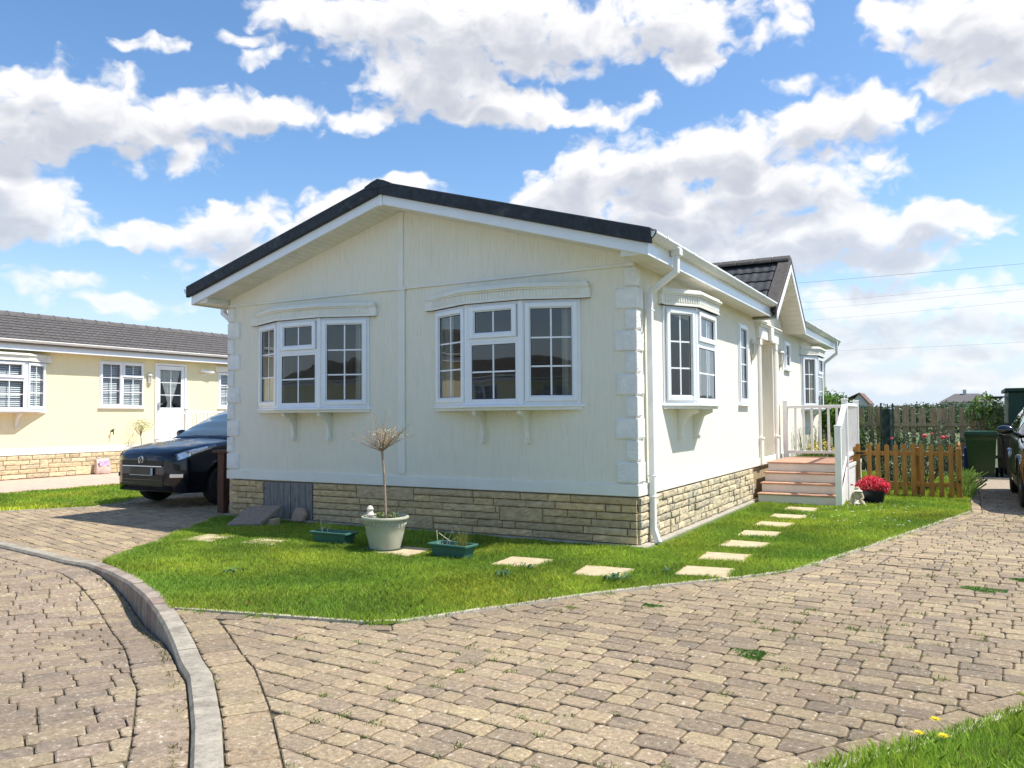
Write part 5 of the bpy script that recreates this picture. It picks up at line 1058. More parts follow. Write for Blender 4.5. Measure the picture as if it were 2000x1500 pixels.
for k in range(11):
    y = 5.76+1.76*(k+.8)/11.6; mb = MB(); mb.box(1.315, 1.335, y-.02, y+.02, .735, 1.50); mb.build('baluster', MT['white'], ps)
rail((1.345, 4.90, 1.09), (1.345, 5.68, 1.48), .075, .065); rail((1.345, 4.90, .28), (1.345, 5.68, .66), .05)
for k in range(5):
    t = (k+.8)/5.6; y = 4.90+.78*t; mb = MB(); mb.box(1.33, 1.36, y-.02, y+.02, .33+.38*t, 1.09+.39*t); mb.build('baluster', MT['white'], ps)
mb = MB(); mb.box(1.36, 1.375, 5.68, 7.60, .03, .575); mb.ext([(1.36, 4.92, .0), (1.36, 5.675, .0), (1.36, 5.675, .55), (1.36, 4.92, .13)], (.012, 0, 0)); mb.box(1.376, 1.388, 5.72, 7.56, .52, .575); mb.build('side_skirt', MT['white'], ps)
mb = MB(); mb.box(.09, .12, 7.2, 7.23, .6, 1.1); 
# planting seen through the balustrade
fl = label(empty('flower_bed_plants', (.45, 9.0, 0)), 'tall grassy plants with yellow flowers growing along the home wall behind the porch', 'plants')
rs = np.random.RandomState(8); V = []; C = []
for k in range(700):
    x, y = rs.uniform(.1, .85), rs.uniform(8.0, 9.9); h = rs.uniform(.35, 1.15)*(.6 if x > .5 else 1); w_ = .005; a = rs.uniform(0, 6.28); l = rs.normal(0, .12, 2); V += [(x-w_*math.cos(a), y-w_*math.sin(a), 0), (x+w_*math.cos(a), y+w_*math.sin(a), 0), (x+l[0]*h+w_*.4, y+l[1]*h, h), (x+l[0]*h-w_*.4, y+l[1]*h, h)]; C.append(np.array([.16, .24, .06])*rs.uniform(.4, 1.5))
np_mesh('leaves', np.array(V), 4, MT['leaf'], fl, np.array(C))
leaf_cloud('yellow_flowers', [(.62, 8.3, .75, .22, .2, .14), (.9, 8.6, .66, .14, .2, .12), (.4, 8.6, .7, .1, .2, .1)], 420, .022, [(.75, .55, .05), (.8, .62, .15), (.5, .45, .08)], 3, fl, 'petal')
leaf_cloud('green_leaves', [(.5, 8.6, .35, .4, .6, .3), (.95, 8.8, .4, .25, .5, .3)], 1500, .03, GREENS, 2, fl)

# ------------------------------------------------------------------ picket fence
pf = label(empty('picket_fence', (2.1, 6.8, 0)), 'low orange brown picket fence with rounded tops between the porch and the bins', 'picket fence')
def picket(x, y, w, h, dirx=True, t=.02):
    mb = MB(); pts = [(-w/2, .03), (w/2, .03), (w/2, h-w/2)]+[(w/2*math.cos(R(a)), h-w/2+w/2*math.sin(R(a))) for a in (30, 60, 90, 120, 150)]+[(-w/2, h-w/2)]
    if dirx: mb.ext([(x+a, y, b) for a, b in pts], (0, t, 0))
    else: mb.ext([(x, y+a, b) for a, b in pts], (t, 0, 0))
    mb.build('picket', MT['picket'], pf)
from_px = [1.41, 1.585, 1.717, 1.853, 1.985, 2.118, 2.245, 2.372, 2.51, 2.65, 2.79]
for x in from_px: picket(x, 6.79, .072, .875+.01*math.sin(x*9))
for k in range(9): picket(2.90, 7.05+k*.19, .072, .87, False)
mb = MB(); mb.box(1.40, 2.93, 6.812, 6.85, .68, .75); mb.box(1.40, 2.93, 6.812, 6.85, .18, .25); mb.build('rail', MT['picket'], pf)
mb = MB(); mb.box(2.86, 2.899, 6.9, 8.8, .68, .75); mb.box(2.86, 2.899, 6.9, 8.8, .18, .25); mb.build('rail', MT['picket'], pf)
for (x, y) in ((2.9, 6.83), (2.32, 6.89), (2.9, 8.85), (1.37, 6.84)): mb = MB(); mb.box(x-.04, x+.04, y-.04, y+.04, 0, .82); mb.build('post', MT['picket'], pf, bevel=.006)
mb = MB(); mb.box(1.38, 1.50, 6.775, 6.79, .70, .73); mb.box(2.89, 2.91, 6.75, 6.785, .26, .30); mb.build('hinge', MT['blackp'], pf)

# ------------------------------------------------------------------ back fence and garden
bf = label(empty('board_fence', (2, 13.2, 0)), 'weathered grey board fence with gapped uprights along the far end of the garden', 'fence'); rng = random.Random(12); x = -2.5
while x < 9:
    w = rng.uniform(.10, .16); mb = MB(); mb.box(x, x+w, 13.2, 13.222, .02, 1.53+rng.uniform(-.05, .05), T=Matrix.Rotation(rng.uniform(-.002, .002), 4, 'Y')); mb.build('board', MT['oldwood'], bf); x += w+rng.choice((.02, .05, .07, .09))
for z in (.35, 1.08): mb = MB(); mb.box(-2.5, 9, 13.15, 13.198, z, z+.07); mb.build('rail', MT['oldwood'], bf)
for x in (-1.2, .62, 1.25, 2.45, 4.9, 7.4): mb = MB(); mb.box(x, x+.09, 13.06, 13.15, 0, 1.6 if x == .62 else 1.5); mb.build('post', MT['oldwood'], bf)
def bush(name, blobs, n, size, cols, seed, lab, cat, grp=None, trunk=True):
    b = blobs[0]; r_ = label(empty(name, (b[0], b[1], 0)), lab, cat, grp); leaf_cloud('crown' if name in ('tree', 'garden_tree') else 'leaves', blobs, n, size, cols, seed, r_)
    rng = random.Random(seed); mb = MB()
    for q in blobs:
        for _ in range(3): mb.tube([(b[0]+rng.uniform(-.06, .06), b[1]+rng.uniform(-.06, .06), 0), ((b[0]+q[0])/2+rng.uniform(-.1, .1), (b[1]+q[1])/2, q[2]*.55), (q[0]+rng.uniform(-.5, .5)*q[3], q[1]+rng.uniform(-.5, .5)*q[4], q[2]+q[5]*.5)], [.022, .014, .005], 5)
    mb.build('trunk' if name in ('tree', 'garden_tree') else 'stems', MT['bark'], r_, norm=False); return r_
bush('garden_tree', [(.35, 12.6, 1.35, .45, .45, .5), (.0, 12.7, 1.55, .5, .4, .42), (.55, 12.5, 1.1, .35, .4, .5), (-.4, 12.8, 1.5, .5, .4, .5)], 4200, .055, [(.09, .2, .03), (.14, .28, .04), (.06, .13, .02), (.2, .33, .06)], 61, 'bushy bright green shrub rising behind the far corner of the home', 'shrub')
rb = bush('rose_bush', [(2.35, 8.1, .62, .38, .35, .38), (2.1, 8.4, .45, .35, .35, .35), (2.7, 8.3, .6, .25, .3, .35), (1.9, 8.0, .35, .25, .3, .3)], 2600, .028, [(.05, .10, .035), (.04, .08, .03), (.09, .16, .06), (.25, .3, .2)], 62, 'rose bush with a few pink blooms behind the picket fence', 'rose bush')
mb = MB(); rng = random.Random(4)
def rose(mb, c, r, col):
    for k in range(16):
        a, e = rng.uniform(0, 6.28), rng.uniform(-.3, 1.2); d = Vector((math.cos(a)*math.cos(e), math.sin(a)*math.cos(e), math.sin(e))); s_ = Vector((-math.sin(a), math.cos(a), 0)); u = d.cross(s_); p = Vector(c)+d*r*.6
        mb.add([p-s_*r*.5, p+u*r*.45, p+s_*r*.5, p-u*r*.45], [(0, 1, 2, 3)], tuple(q*rng.uniform(.7, 1.25) for q in col))
for c, r in (((2.38, 7.8, .98), .055), ((2.66, 7.95, .95), .05), ((2.72, 7.9, .97), .04), ((2.5, 7.9, 1.02), .03), ((1.85, 8.1, .93), .035), ((2.05, 7.7, .72), .03)): rose(mb, c, r, (.80, .16, .20))
mb.build('blooms', MT['petal'], rb, norm=False)
bush('climbing_shrub', [(1.0, 12.8, .55, .5, .3, .5), (.7, 12.6, .8, .3, .3, .4), (1.6, 12.9, .5, .4, .2, .45)], 1300, .045, [(.035, .08, .025), (.05, .11, .03), (.14, .2, .1)], 63, 'dark leafy climber low on the left part of the back fence', 'shrub')
bush('climbing_shrub', [(2.0, 12.9, .6, .3, .2, .5), (2.5, 12.95, .65, .35, .2, .5), (2.9, 12.9, .5, .25, .2, .45), (1.6, 12.95, .6, .25, .15, .4)], 800, .04, [(.05, .10, .035), (.07, .14, .04), (.3, .36, .25)], 64, 'pale leaved climber spreading over the middle of the back fence', 'shrub')
bush('climbing_shrub', [(3.42, 13.0, 1.58, .26, .22, .26), (3.2, 13.0, 1.4, .2, .18, .22), (3.55, 12.9, 1.25, .2, .2, .3)], 900, .042, [(.2, .32, .07), (.3, .42, .13), (.12, .2, .05)], 65, 'light green climber hanging over the fence top beside the green shed', 'shrub')
bush('low_shrub', [(1.65, 10.2, .22, .25, .3, .25)], 500, .03, GREENS, 67, 'small green clump in the grass behind the picket fence', 'shrub')
# netted plant frame
nf = label(empty('netted_climber_support', (1.66, 9.5, 0)), 'tall dark green netted plant frame standing before the back fence', 'plant frame'); mb = MB()
for dx, dy in ((-.10, -.08), (.12, -.08), (.12, .1), (-.10, .1), (.03, -.08)): mb.tube([(1.66+dx, 9.5+dy, 0), (1.66+dx*.95, 9.5+dy, 1.58+rng.uniform(-.02, .02))], .011, 6)
mb.build('canes', MT['mesh'], nf); mb = MB()
k = 13; vs = []
for j in range(14):
    for i in range(k): a = 6.283*i/k; r_ = .105+.012*math.sin(i*5+j*3); vs.append((1.67+r_*math.cos(a)*.95, 9.5+r_*math.sin(a), .05+1.42*j/13))
mb.add(vs, [(j*k+i, j*k+(i+1) % k, (j+1)*k+(i+1) % k, (j+1)*k+i) for j in range(13) for i in range(k)]); mb.build('netting', MT['mesh'], nf, norm=False)
# verge plants by the fence end
scatter_tufts('verge_grass', [(2.98, 7.0+k*.22, 1.0) for k in range(22)], .10, 110, .22, .004, 31, (.16, .27, .05), 'long grass and weeds along the path edge beside the picket fence', 'grass')
# bins
def bin_(x, y, rz, m, lab, w=.29, d=.33, h=1.0):
    r_ = label(empty('wheelie_bin', (x, y, 0), rz), lab, 'wheelie bin', 'wheelie bins at the end of the drive'); T = wm(r_); mb = MB()
    sec = [(w*.80, d*.78, .06), (w*.97, d*.95, h*.80), (w, d, h*.86), (w*1.03, d*1.03, h*.865), (w*1.03, d*1.03, h*.90)]
    vs = [T @ Vector(p) for (a, b, z) in sec for p in ((-a, -b, z), (a, -b, z), (a, b, z), (-a, b, z))]; mb.add(vs, [(i*4+k, i*4+(k+1) % 4, (i+1)*4+(k+1) % 4, (i+1)*4+k) for i in range(4) for k in range(4)]+[(0, 1, 2, 3), (16, 17, 18, 19)]); mb.build('body', m, r_, bevel=.012, seg=2)
    mb = MB(); sec = [(w*1.07, d*1.07, h*.902), (w*1.09, d*1.09, h*.93), (w*1.02, d*1.04, h*.985), (w*.8, d*.85, h)]; vs = [T @ Vector(p) for (a, b, z) in sec for p in ((-a, -b, z), (a, -b, z), (a, b, z), (-a, b, z))]; mb.add(vs, [(i*4+k, i*4+(k+1) % 4, (i+1)*4+(k+1) % 4, (i+1)*4+k) for i in range(3) for k in range(4)]+[(0, 1, 2, 3), (12, 13, 14, 15)]); mb.build('lid', m, r_, bevel=.01, seg=2)
    mb = MB(); mb.tube([T @ Vector((-w*.9, d*1.18, h*.93)), T @ Vector((w*.9, d*1.18, h*.93))], .018, 8); mb.build('handle', m, r_)
    for s_ in (-1, 1): mb = MB(); mb.tube([T @ Vector((s_*w*.9, d*.85, .1)), T @ Vector((s_*w*1.08, d*.85, .1))], .10, 16); mb.build('wheel', MT['rubber'], r_, smooth=True)
    return r_
bin_(3.30, 12.0, 0, MT['binn'], 'dark green wheelie bin with a pale sunlit lid beside the picket garden'); b2 = bin_(3.98, 12.1, .05, MT['binb'], 'black wheelie bin behind the parked car, right of the green bin', h=.97)
mb = MB(); mb.box(3.80, 4.1, 11.745, 11.752, .50, .62); o = mb.build('sticker', MT['pot'], b2)
mb = MB(); mb.box(2.98, 3.1, 12.35, 12.6, 0, .6); mb.box(2.97, 3.11, 12.34, 12.61, .6, .62); label(mb.build('storage_box', MT['blue'], None, bevel=.01), 'dark blue plastic box half hidden behind the green bin', 'box')
mb = MB(); mb.box(3.0, 4.6, 11.55, 11.65, 0, .03); label(mb.build('kerb_edge', MT['edge'], None, bevel=.005), kind='structure')
sh = label(empty('garden_shed', (4.8, 13.3, 0)), 'dark green metal garden shed behind the parked car', 'shed')
mb = MB(); mb.box(3.86, 6.6, 12.7, 14.6, 0, 1.84); mb.build('walls', MT['shed'], sh, bevel=.03, seg=3); mb = MB(); mb.box(3.80, 6.7, 12.62, 14.7, 1.842, 1.90); mb.ext([(3.8, 12.62, 1.9), (6.7, 12.62, 1.9), (6.7, 14.7, 1.9), (3.8, 14.7, 1.9)], (0, 0, .02)); mb.box(3.45, 3.8, 12.9, 14.5, 1.72, 1.75); mb.build('roof', MT['shed'], sh, bevel=.01)
mb = MB(); [mb.box(x, x+.03, 12.685, 12.699, .08, 1.78) for x in (4.15, 4.55, 4.95, 5.35, 5.75, 6.2)]; mb.build('ribs', MT['shed'], sh)
# red flowers in a dark pot, and the statue
fp = label(empty('flower_pot', (1.745, 5.52, 0)), 'dark blue glazed pot on the lawn in front of the picket fence, holding crimson flowers', 'flower pot'); mb = MB(); mb.lathe([(0, .0), (.12, .0), (.15, .06), (.168, .14), (.172, .19), (.185, .195), (.185, .212), (.165, .212), (.158, .17), (0, .17)], (1.745, 5.52, 0), 30); mb.build('body', MT['potblack'], fp, smooth=True)
cf = label(empty('crimson_flowers', (1.745, 5.52, .18)), 'mound of bright crimson red flowers growing in the dark blue pot', 'flowers')
leaf_cloud('petals', [(1.745, 5.52, .29, .22, .20, .11), (1.72, 5.5, .36, .11, .1, .08), (1.88, 5.5, .26, .11, .13, .09), (1.60, 5.5, .26, .10, .12, .08), (1.80, 5.45, .32, .12, .1, .08)], 4200, .015, [(.72, .01, .05), (.85, .03, .09), (.55, .005, .03), (.9, .25, .3)], 71, cf, 'petal', shell=.75)
leaf_cloud('leaves', [(1.745, 5.52, .24, .17, .16, .06)], 350, .02, GREENS, 72, cf)
# ------------------------------------------------------------------ statue: a seated child in a sun hat, cast stone
def skin_fig(name, verts, edges, radii, m, parent=None, sub=2, root=0):
    me = bpy.data.meshes.new(name); me.from_pydata([tuple(v) for v in verts], edges, []); o = bpy.data.objects.new(name, me); COL.objects.link(o); me.materials.append(m)
    sk = o.modifiers.new('skin', 'SKIN'); sk.use_smooth_shade = True; ss = o.modifiers.new('sub', 'SUBSURF'); ss.levels = sub; ss.render_levels = sub
    for i, r in enumerate(radii): me.skin_vertices[0].data[i].radius = (r, r)
    me.skin_vertices[0].data[root].use_root = True
    if parent: o.parent = parent; me.transform(wm(parent).inverted())
    return o
sx, sy = 1.575, 5.05; F_ = 1.25
st = label(empty('garden_statue', (sx, sy, 0)), 'small weathered stone statue of a seated child in a sun hat beside the red flowers', 'statue')
P = lambda x, y, z: (sx+x*F_, sy+y*F_, z*F_)
vs = [P(0, 0, .05), P(0, 0, .10), P(0, -.005, .145), P(0, -.008, .172), P(0, -.015, .205), P(-.045, -.01, .15), P(-.065, -.03, .10), P(-.03, -.065, .075), P(.045, -.01, .15), P(.065, -.03, .10), P(.03, -.065, .075), P(-.03, -.02, .045), P(-.06, -.07, .06), P(-.075, -.105, .02), P(.03, -.02, .045), P(.065, -.07, .06), P(.085, -.11, .02), P(0, -.02, .235)]
es = [(0, 1), (1, 2), (2, 3), (3, 4), (4, 17), (2, 5), (5, 6), (6, 7), (2, 8), (8, 9), (9, 10), (0, 11), (11, 12), (12, 13), (0, 14), (14, 15), (15, 16)]
skin_fig('body', vs, es, [r*F_ for r in (.05, .045, .038, .018, .034, .02, .017, .013, .02, .017, .013, .028, .023, .016, .028, .023, .016, .028)], MT['statue'], st)
mb = MB(); mb.lathe([(.0, .282), (.03, .278), (.041, .262), (.043, .245), (.072, .232), (.074, .226), (.04, .236), (.0, .236)], P(0, -.012, 0), 22); mb.build('hat', MT['statuew'], st, smooth=True)
mb = MB(); mb.lathe([(.035, .10), (.06, .075), (.088, .052), (.092, .045), (.05, .05)], P(0, -.02, 0), 22); mb.build('skirt', MT['statuew'], st, smooth=True)
mb = MB()
for k in range(14): a = k*2.4; p = Vector(P(-.055+.012*math.cos(a), -.045+.012*math.sin(a), .25+.004*(k % 4))); mb.add([p+Vector((.008*math.cos(a+q*1.57), -.004, .008*math.sin(a+q*1.57))) for q in range(4)], [(0, 1, 2, 3)], (.6, .03, .05))
mb.build('hat_flower', MT['petal'], st, norm=False)
mb = MB(); mb.tube([P(-.01, -.12, .10), P(-.02, -.15, .03), P(-.01, -.20, .0)], .004, 5); mb.build('cord', MT['statuew'], st)

# ------------------------------------------------------------------ neighbour's bits
nps = label(empty('door_steps', (-15.5, 7.2, 0)), 'white railed steps up to the yellow home door behind the navy car', 'steps')
mb = MB(); mb.box(-16.28, -15.2, 6.5, 7.95, .45, .66); mb.box(-16.2, -15.25, 6.55, 7.9, 0, .45); mb.build('landing', MT['white'], nps)
for k in range(3): mb = MB(); mb.box(-16.2, -15.3, 5.66+k*.28, 5.94+k*.28, .0, .15+.15*k); mb.build('step', MT['white'], nps)
for (y, z0, z1) in ((5.62, 0, .86), (6.5, 0, 1.64), (7.93, 0, 1.64)): mb = MB(); mb.box(-15.24, -15.15, y-.045, y+.045, z0, z1); mb.box(-15.255, -15.135, y-.06, y+.06, z1, z1+.02); mb.build('post', MT['white'], nps, bevel=.005)
mb = MB(); mb.box(-15.22, -15.17, 6.545, 7.885, 1.53, 1.59); mb.box(-15.22, -15.17, 6.545, 7.885, .74, .79); mb.build('rail', MT['white'], nps)
mb = MB()
for z, dz in ((.76, .77), (.20, .50)): mb.ext([(-15.22, 5.665, z), (-15.17, 5.665, z), (-15.17, 5.665, z+.06), (-15.22, 5.665, z+.06)], (0, .79, dz))
mb.build('rail', MT['white'], nps)
for k in range(11): y = 6.62+k*.12; mb = MB(); mb.box(-15.21, -15.18, y-.018, y+.018, .79, 1.53); mb.build('baluster', MT['white'], nps)
for k in range(6): t = (k+.6)/6; y = 5.665+.79*t; mb = MB(); mb.box(-15.21, -15.18, y-.016, y+.016, .24+.5*t, .77+.77*t); mb.build('baluster', MT['white'], nps)
nt_ = label(empty('bare_shrub', (-15.95, 5.72, 0)), 'spindly little tree in front of the yellow home wall, throwing a shadow on it', 'tree'); rng = random.Random(23); mb = MB(); mb.tube([(-15.95, 5.72, 0), (-15.95, 5.73, .5), (-15.95, 5.7, .95)], [.016, .013, .011], 6); mb.build('trunk', MT['bark'], nt_); mb = MB(); twig_tree(mb, (-15.95, 5.70, .93), rng, 12, .42, .9, .006); mb.build('twigs', MT['bark'], nt_, norm=False)
leaf_cloud('crown_leaves', [(-15.95, 5.72, 1.22, .28, .32, .2)], 420, .022, [(.35, .38, .12), (.5, .45, .18), (.2, .25, .08)], 24, nt_, shell=.2)
bush('leafy_shrub', [(-14.2, 8.35, 1.5, .36, .4, .36), (-14.1, 8.8, 1.3, .4, .45, .45), (-14.3, 8.15, 1.2, .3, .3, .35), (-14.2, 8.0, 1.45, .2, .25, .25)], 1700, .06, [(.09, .14, .04), (.2, .26, .08), (.05, .08, .03)], 25, 'leafy shrub showing above the navy car between the two homes', 'shrub')
mb = MB(); mb.box(-16.29, -16.19, 5.07, 5.09, 1.05, 1.10); mb.box(-16.21, -16.19, 5.05, 5.11, 1.10, 1.125); mb.box(-16.2, -16.185, 5.07, 5.09, .98, 1.06); label(mb.build('garden_tap', MT['blackp'], None), 'black garden tap on the yellow home wall left of the spindly tree', 'tap')
sk = label(empty('sack', (-16.15, 4.77, 0)), 'paper sack of compost with purple print leaning on the yellow stone skirting', 'sack'); mb = MB(); vs = []; prof = [(0, .20, .09), (.06, .225, .115), (.2, .205, .10), (.30, .19, .07), (.38, .18, .022)]
for z, a, b in prof:
    for k in range(12): t = 6.283*k/12; vs.append((-16.14-.1*z+b*math.cos(t)*(1+.08*math.sin(k*5)), 4.77+a*(abs(math.sin(t))**.6)*(1 if math.sin(t) > 0 else -1), z+.012*math.sin(k*3+z*9)))
mb.add(vs, [(j*12+i, j*12+(i+1) % 12, (j+1)*12+(i+1) % 12, (j+1)*12+i) for j in range(4) for i in range(12)]+[tuple(range(12)), tuple(range(48, 60))]); mb.build('bag', MT['bag'], sk, smooth=True)
mb = MB(); mb.box(-16.075, -16.06, 4.63, 4.90, .20, .335, T=Matrix.Identity(4)); mb.build('print', MT['bagp'], sk)

# ------------------------------------------------------------------ far background
fh = label(empty('bungalow', (4.0, 222, 0)), 'distant bungalow with a dark hipped roof and chimney above the hedge line', 'bungalow'); mb = MB(); mb.box(-1.5, 9.5, 218, 226, 0, 4.2); mb.build('walls', MT['far'], fh)
mb = MB(); b = [(-2, 217.5, 4.2), (10, 217.5, 4.2), (10, 226.5, 4.2), (-2, 226.5, 4.2), (1.4, 222, 6.3), (6.6, 222, 6.3)]; mb.add(b, [(0, 1, 5, 4), (1, 2, 5), (2, 3, 4, 5), (3, 0, 4), (0, 3, 2, 1)]); rf = mb.build('roof', MT['farroof'], fh); mb = MB(); mb.box(3.2, 4.0, 221.6, 222.4, 6.0, 7.3); mb.build('chimney', MT['far'], rf)
mb = MB(); [mb.box(x, x+1.2, 217.95, 218.0, 1.6, 3.0) for x in (.5, 3.2, 6.5)]; mb.build('windows', MT['cglass'], fh)
fh = label(empty('gabled_house', (-17, 150, 0)), 'distant white gabled house with a brown roof just right of the shrub', 'house'); c0 = Vector((-14.2, 150, 0)); mb = MB(); mb.box(-14.7, -11.8, 150, 158, 0, 3.4); mb.ext([(-14.7, 150, 3.4), (-11.8, 150, 3.4), (-13.25, 150, 5.2)], (0, 8, 0)); mb.build('walls', MT['far'], fh); mb = MB(); mb.ext([(-13.25, 149.6, 5.3), (-11.5, 149.6, 3.2), (-11.7, 149.6, 3.1), (-13.25, 149.6, 5.1)], (0, 9, 0)); mb.ext([(-13.25, 149.6, 5.3), (-18.2, 149.6, 3.0), (-18.2, 149.6, 2.9), (-13.25, 149.6, 5.1)], (0, 9, 0)); mb.build('roof', MT['farbrown'], fh)
rs = np.random.RandomState(2)
hb = [(-14+k*1.6+rs.uniform(-.5, .5), 62+rs.uniform(-3, 3), rs.uniform(.7, 1.0), rs.uniform(1.2, 2.2), 1.5, rs.uniform(.9, 1.25)) for k in range(28)]
o = leaf_cloud('hedge', hb, 42000, .11, [(.07, .12, .04), (.10, .15, .05), (.05, .08, .035)], 81, None, shell=.7); label(o, 'far off green hedge line across the fields', 'hedge', kind='stuff')
hb = [(-20+k*3+rs.uniform(-1, 1), 110+rs.uniform(-5, 5), 1.3, rs.uniform(2, 4), 2, rs.uniform(1.0, 1.8)) for k in range(26)]
o = leaf_cloud('far_trees', hb, 26000, .22, [(.08, .12, .06), (.10, .14, .07)], 82, None, shell=.7); label(o, 'distant belt of trees along the horizon', 'trees', kind='stuff')
bush('tree', [(6.6, 45, 1.9, .9, .8, .7), (7.3, 45, 1.7, .8, .8, .6), (5.9, 45, 1.6, .8, .7, .5)], 1800, .10, GREENS, 83, 'dark rounded tree in the distance left of the green shed', 'tree')
for k, (z0, z1, x0, x1, y, l) in enumerate(((9.55, 8.60, -16, 10, 40, 'uppermost overhead cable crossing the sky on the right'), (7.9, 8.4, -12, 10, 42, 'second overhead cable from the top'), (7.4, 7.95, -12, 10, 42, 'third overhead cable from the top'), (7.0, 7.75, -12, 10, 44, 'fourth overhead cable from the top'), (5.2, 5.2, -10, 12, 43, 'lowest overhead cable, level over the far fields'))):
    mb = MB(); pts = []
    z0_, z1_ = {0: (9.05, 9.0), 1: (8.05, 8.35), 2: (7.55, 8.1), 3: (7.1, 7.7), 4: (5.25, 5.3)}[k]
    for i in range(13): t = i/12; pts.append((x0+(x1-x0)*t, y, z0_+(z1_-z0_)*t-1.0*t*(1-t)*(.5 if k else .4)))
    mb.tube(pts, .008 if k == 0 else .0045, 4); label(mb.build('overhead_cable', MT['wire'], None, norm=False), l, 'cable', 'overhead cables crossing the sky')

# ------------------------------------------------------------------ cars
def lerp_tab(tab, y):
    if y <= tab[0][0]: return tab[0][1]
    for (a, u), (b, v) in zip(tab, tab[1:]):
        if y <= b: t = (y-a)/(b-a); t = t*t*(3-2*t)*.5+t*.5; return u+(v-u)*t
    return tab[-1][1]
WT = [(0, .50), (.025, .60), (.08, .70), (.18, .785), (.36, .852), (.62, .89), (1.0, .905), (3.3, .905), (3.9, .88), (4.2, .82), (4.3, .72)]
ZT = [(0, .74), (.03, .81), (.08, .85), (.15, .885), (.35, .935), (.7, .985), (1.25, 1.035), (2, 1.05), (3.6, 1.09), (4.15, 1.08), (4.3, .95)]
ZBT = [(0, .34), (.04, .27), (.15, .235), (.5, .23), (1.3, .25), (3.0, .25), (4.1, .28), (4.3, .38)]
WC, WR = (.86, 3.48), .395
def body_pt(y, q):
    w, zt, zb = lerp_tab(WT, y), lerp_tab(ZT, y), lerp_tab(ZBT, y); arch = 0
    for c in WC:
        if abs(y-c) < WR: arch = max(arch, .33+math.sqrt(WR*WR-(y-c)**2))
    fl = 1.0+.022*sum(math.exp(-((y-c)/.42)**4) for c in WC)
    zin = max(zb, min(arch, .72)); b = max(zb, arch)
    pr = [(0, zin), (w*.70, zin), (w*.72, max(b-.0, zb)), (w*.965*fl, b), (w*.995*fl, max(.44, b+.02)), (w*1.0*fl, max(.58, b+.04)), (w*.985, max(.72, b+.05)), (w*.97, zt-.10), (w*.94, zt-.045), (w*.87, zt-.008), (w*.55, zt+.02), (0, zt+.032)]
    i = min(int(q), len(pr)-2); f = q-i; a, c = pr[i], pr[i+1]; return (a[0]+(c[0]-a[0])*f, y, a[1]+(c[1]-a[1])*f)
ZRT = [(1.16, 1.045), (1.35, 1.17), (1.6, 1.325), (1.85, 1.455), (2.05, 1.53), (2.3, 1.572), (2.8, 1.59), (3.4, 1.57), (3.8, 1.52), (4.0, 1.42), (4.12, 1.25), (4.2, 1.1)]
def cab_pt(y, s):
    zr = lerp_tab(ZRT, y); wb = .865 if y > 1.5 else .80+.065*max(0, (y-1.16)/.34); wt = wb-.02-max(0, zr-1.05)*.42; zs = max(zr-.055*min(1, (zr-1.04)/.3), 1.04)
    if s <= 1: return (wb+(wt-wb)*s+.02*math.sin(math.pi*s)*min(1, (zr-1.04)/.4), y, 1.035+(zs-1.035)*s)
    t = s-1; return (wt*(1-t)**1.0, y, zs+(zr+.02-zs)*(1-(1-t)**2.4))
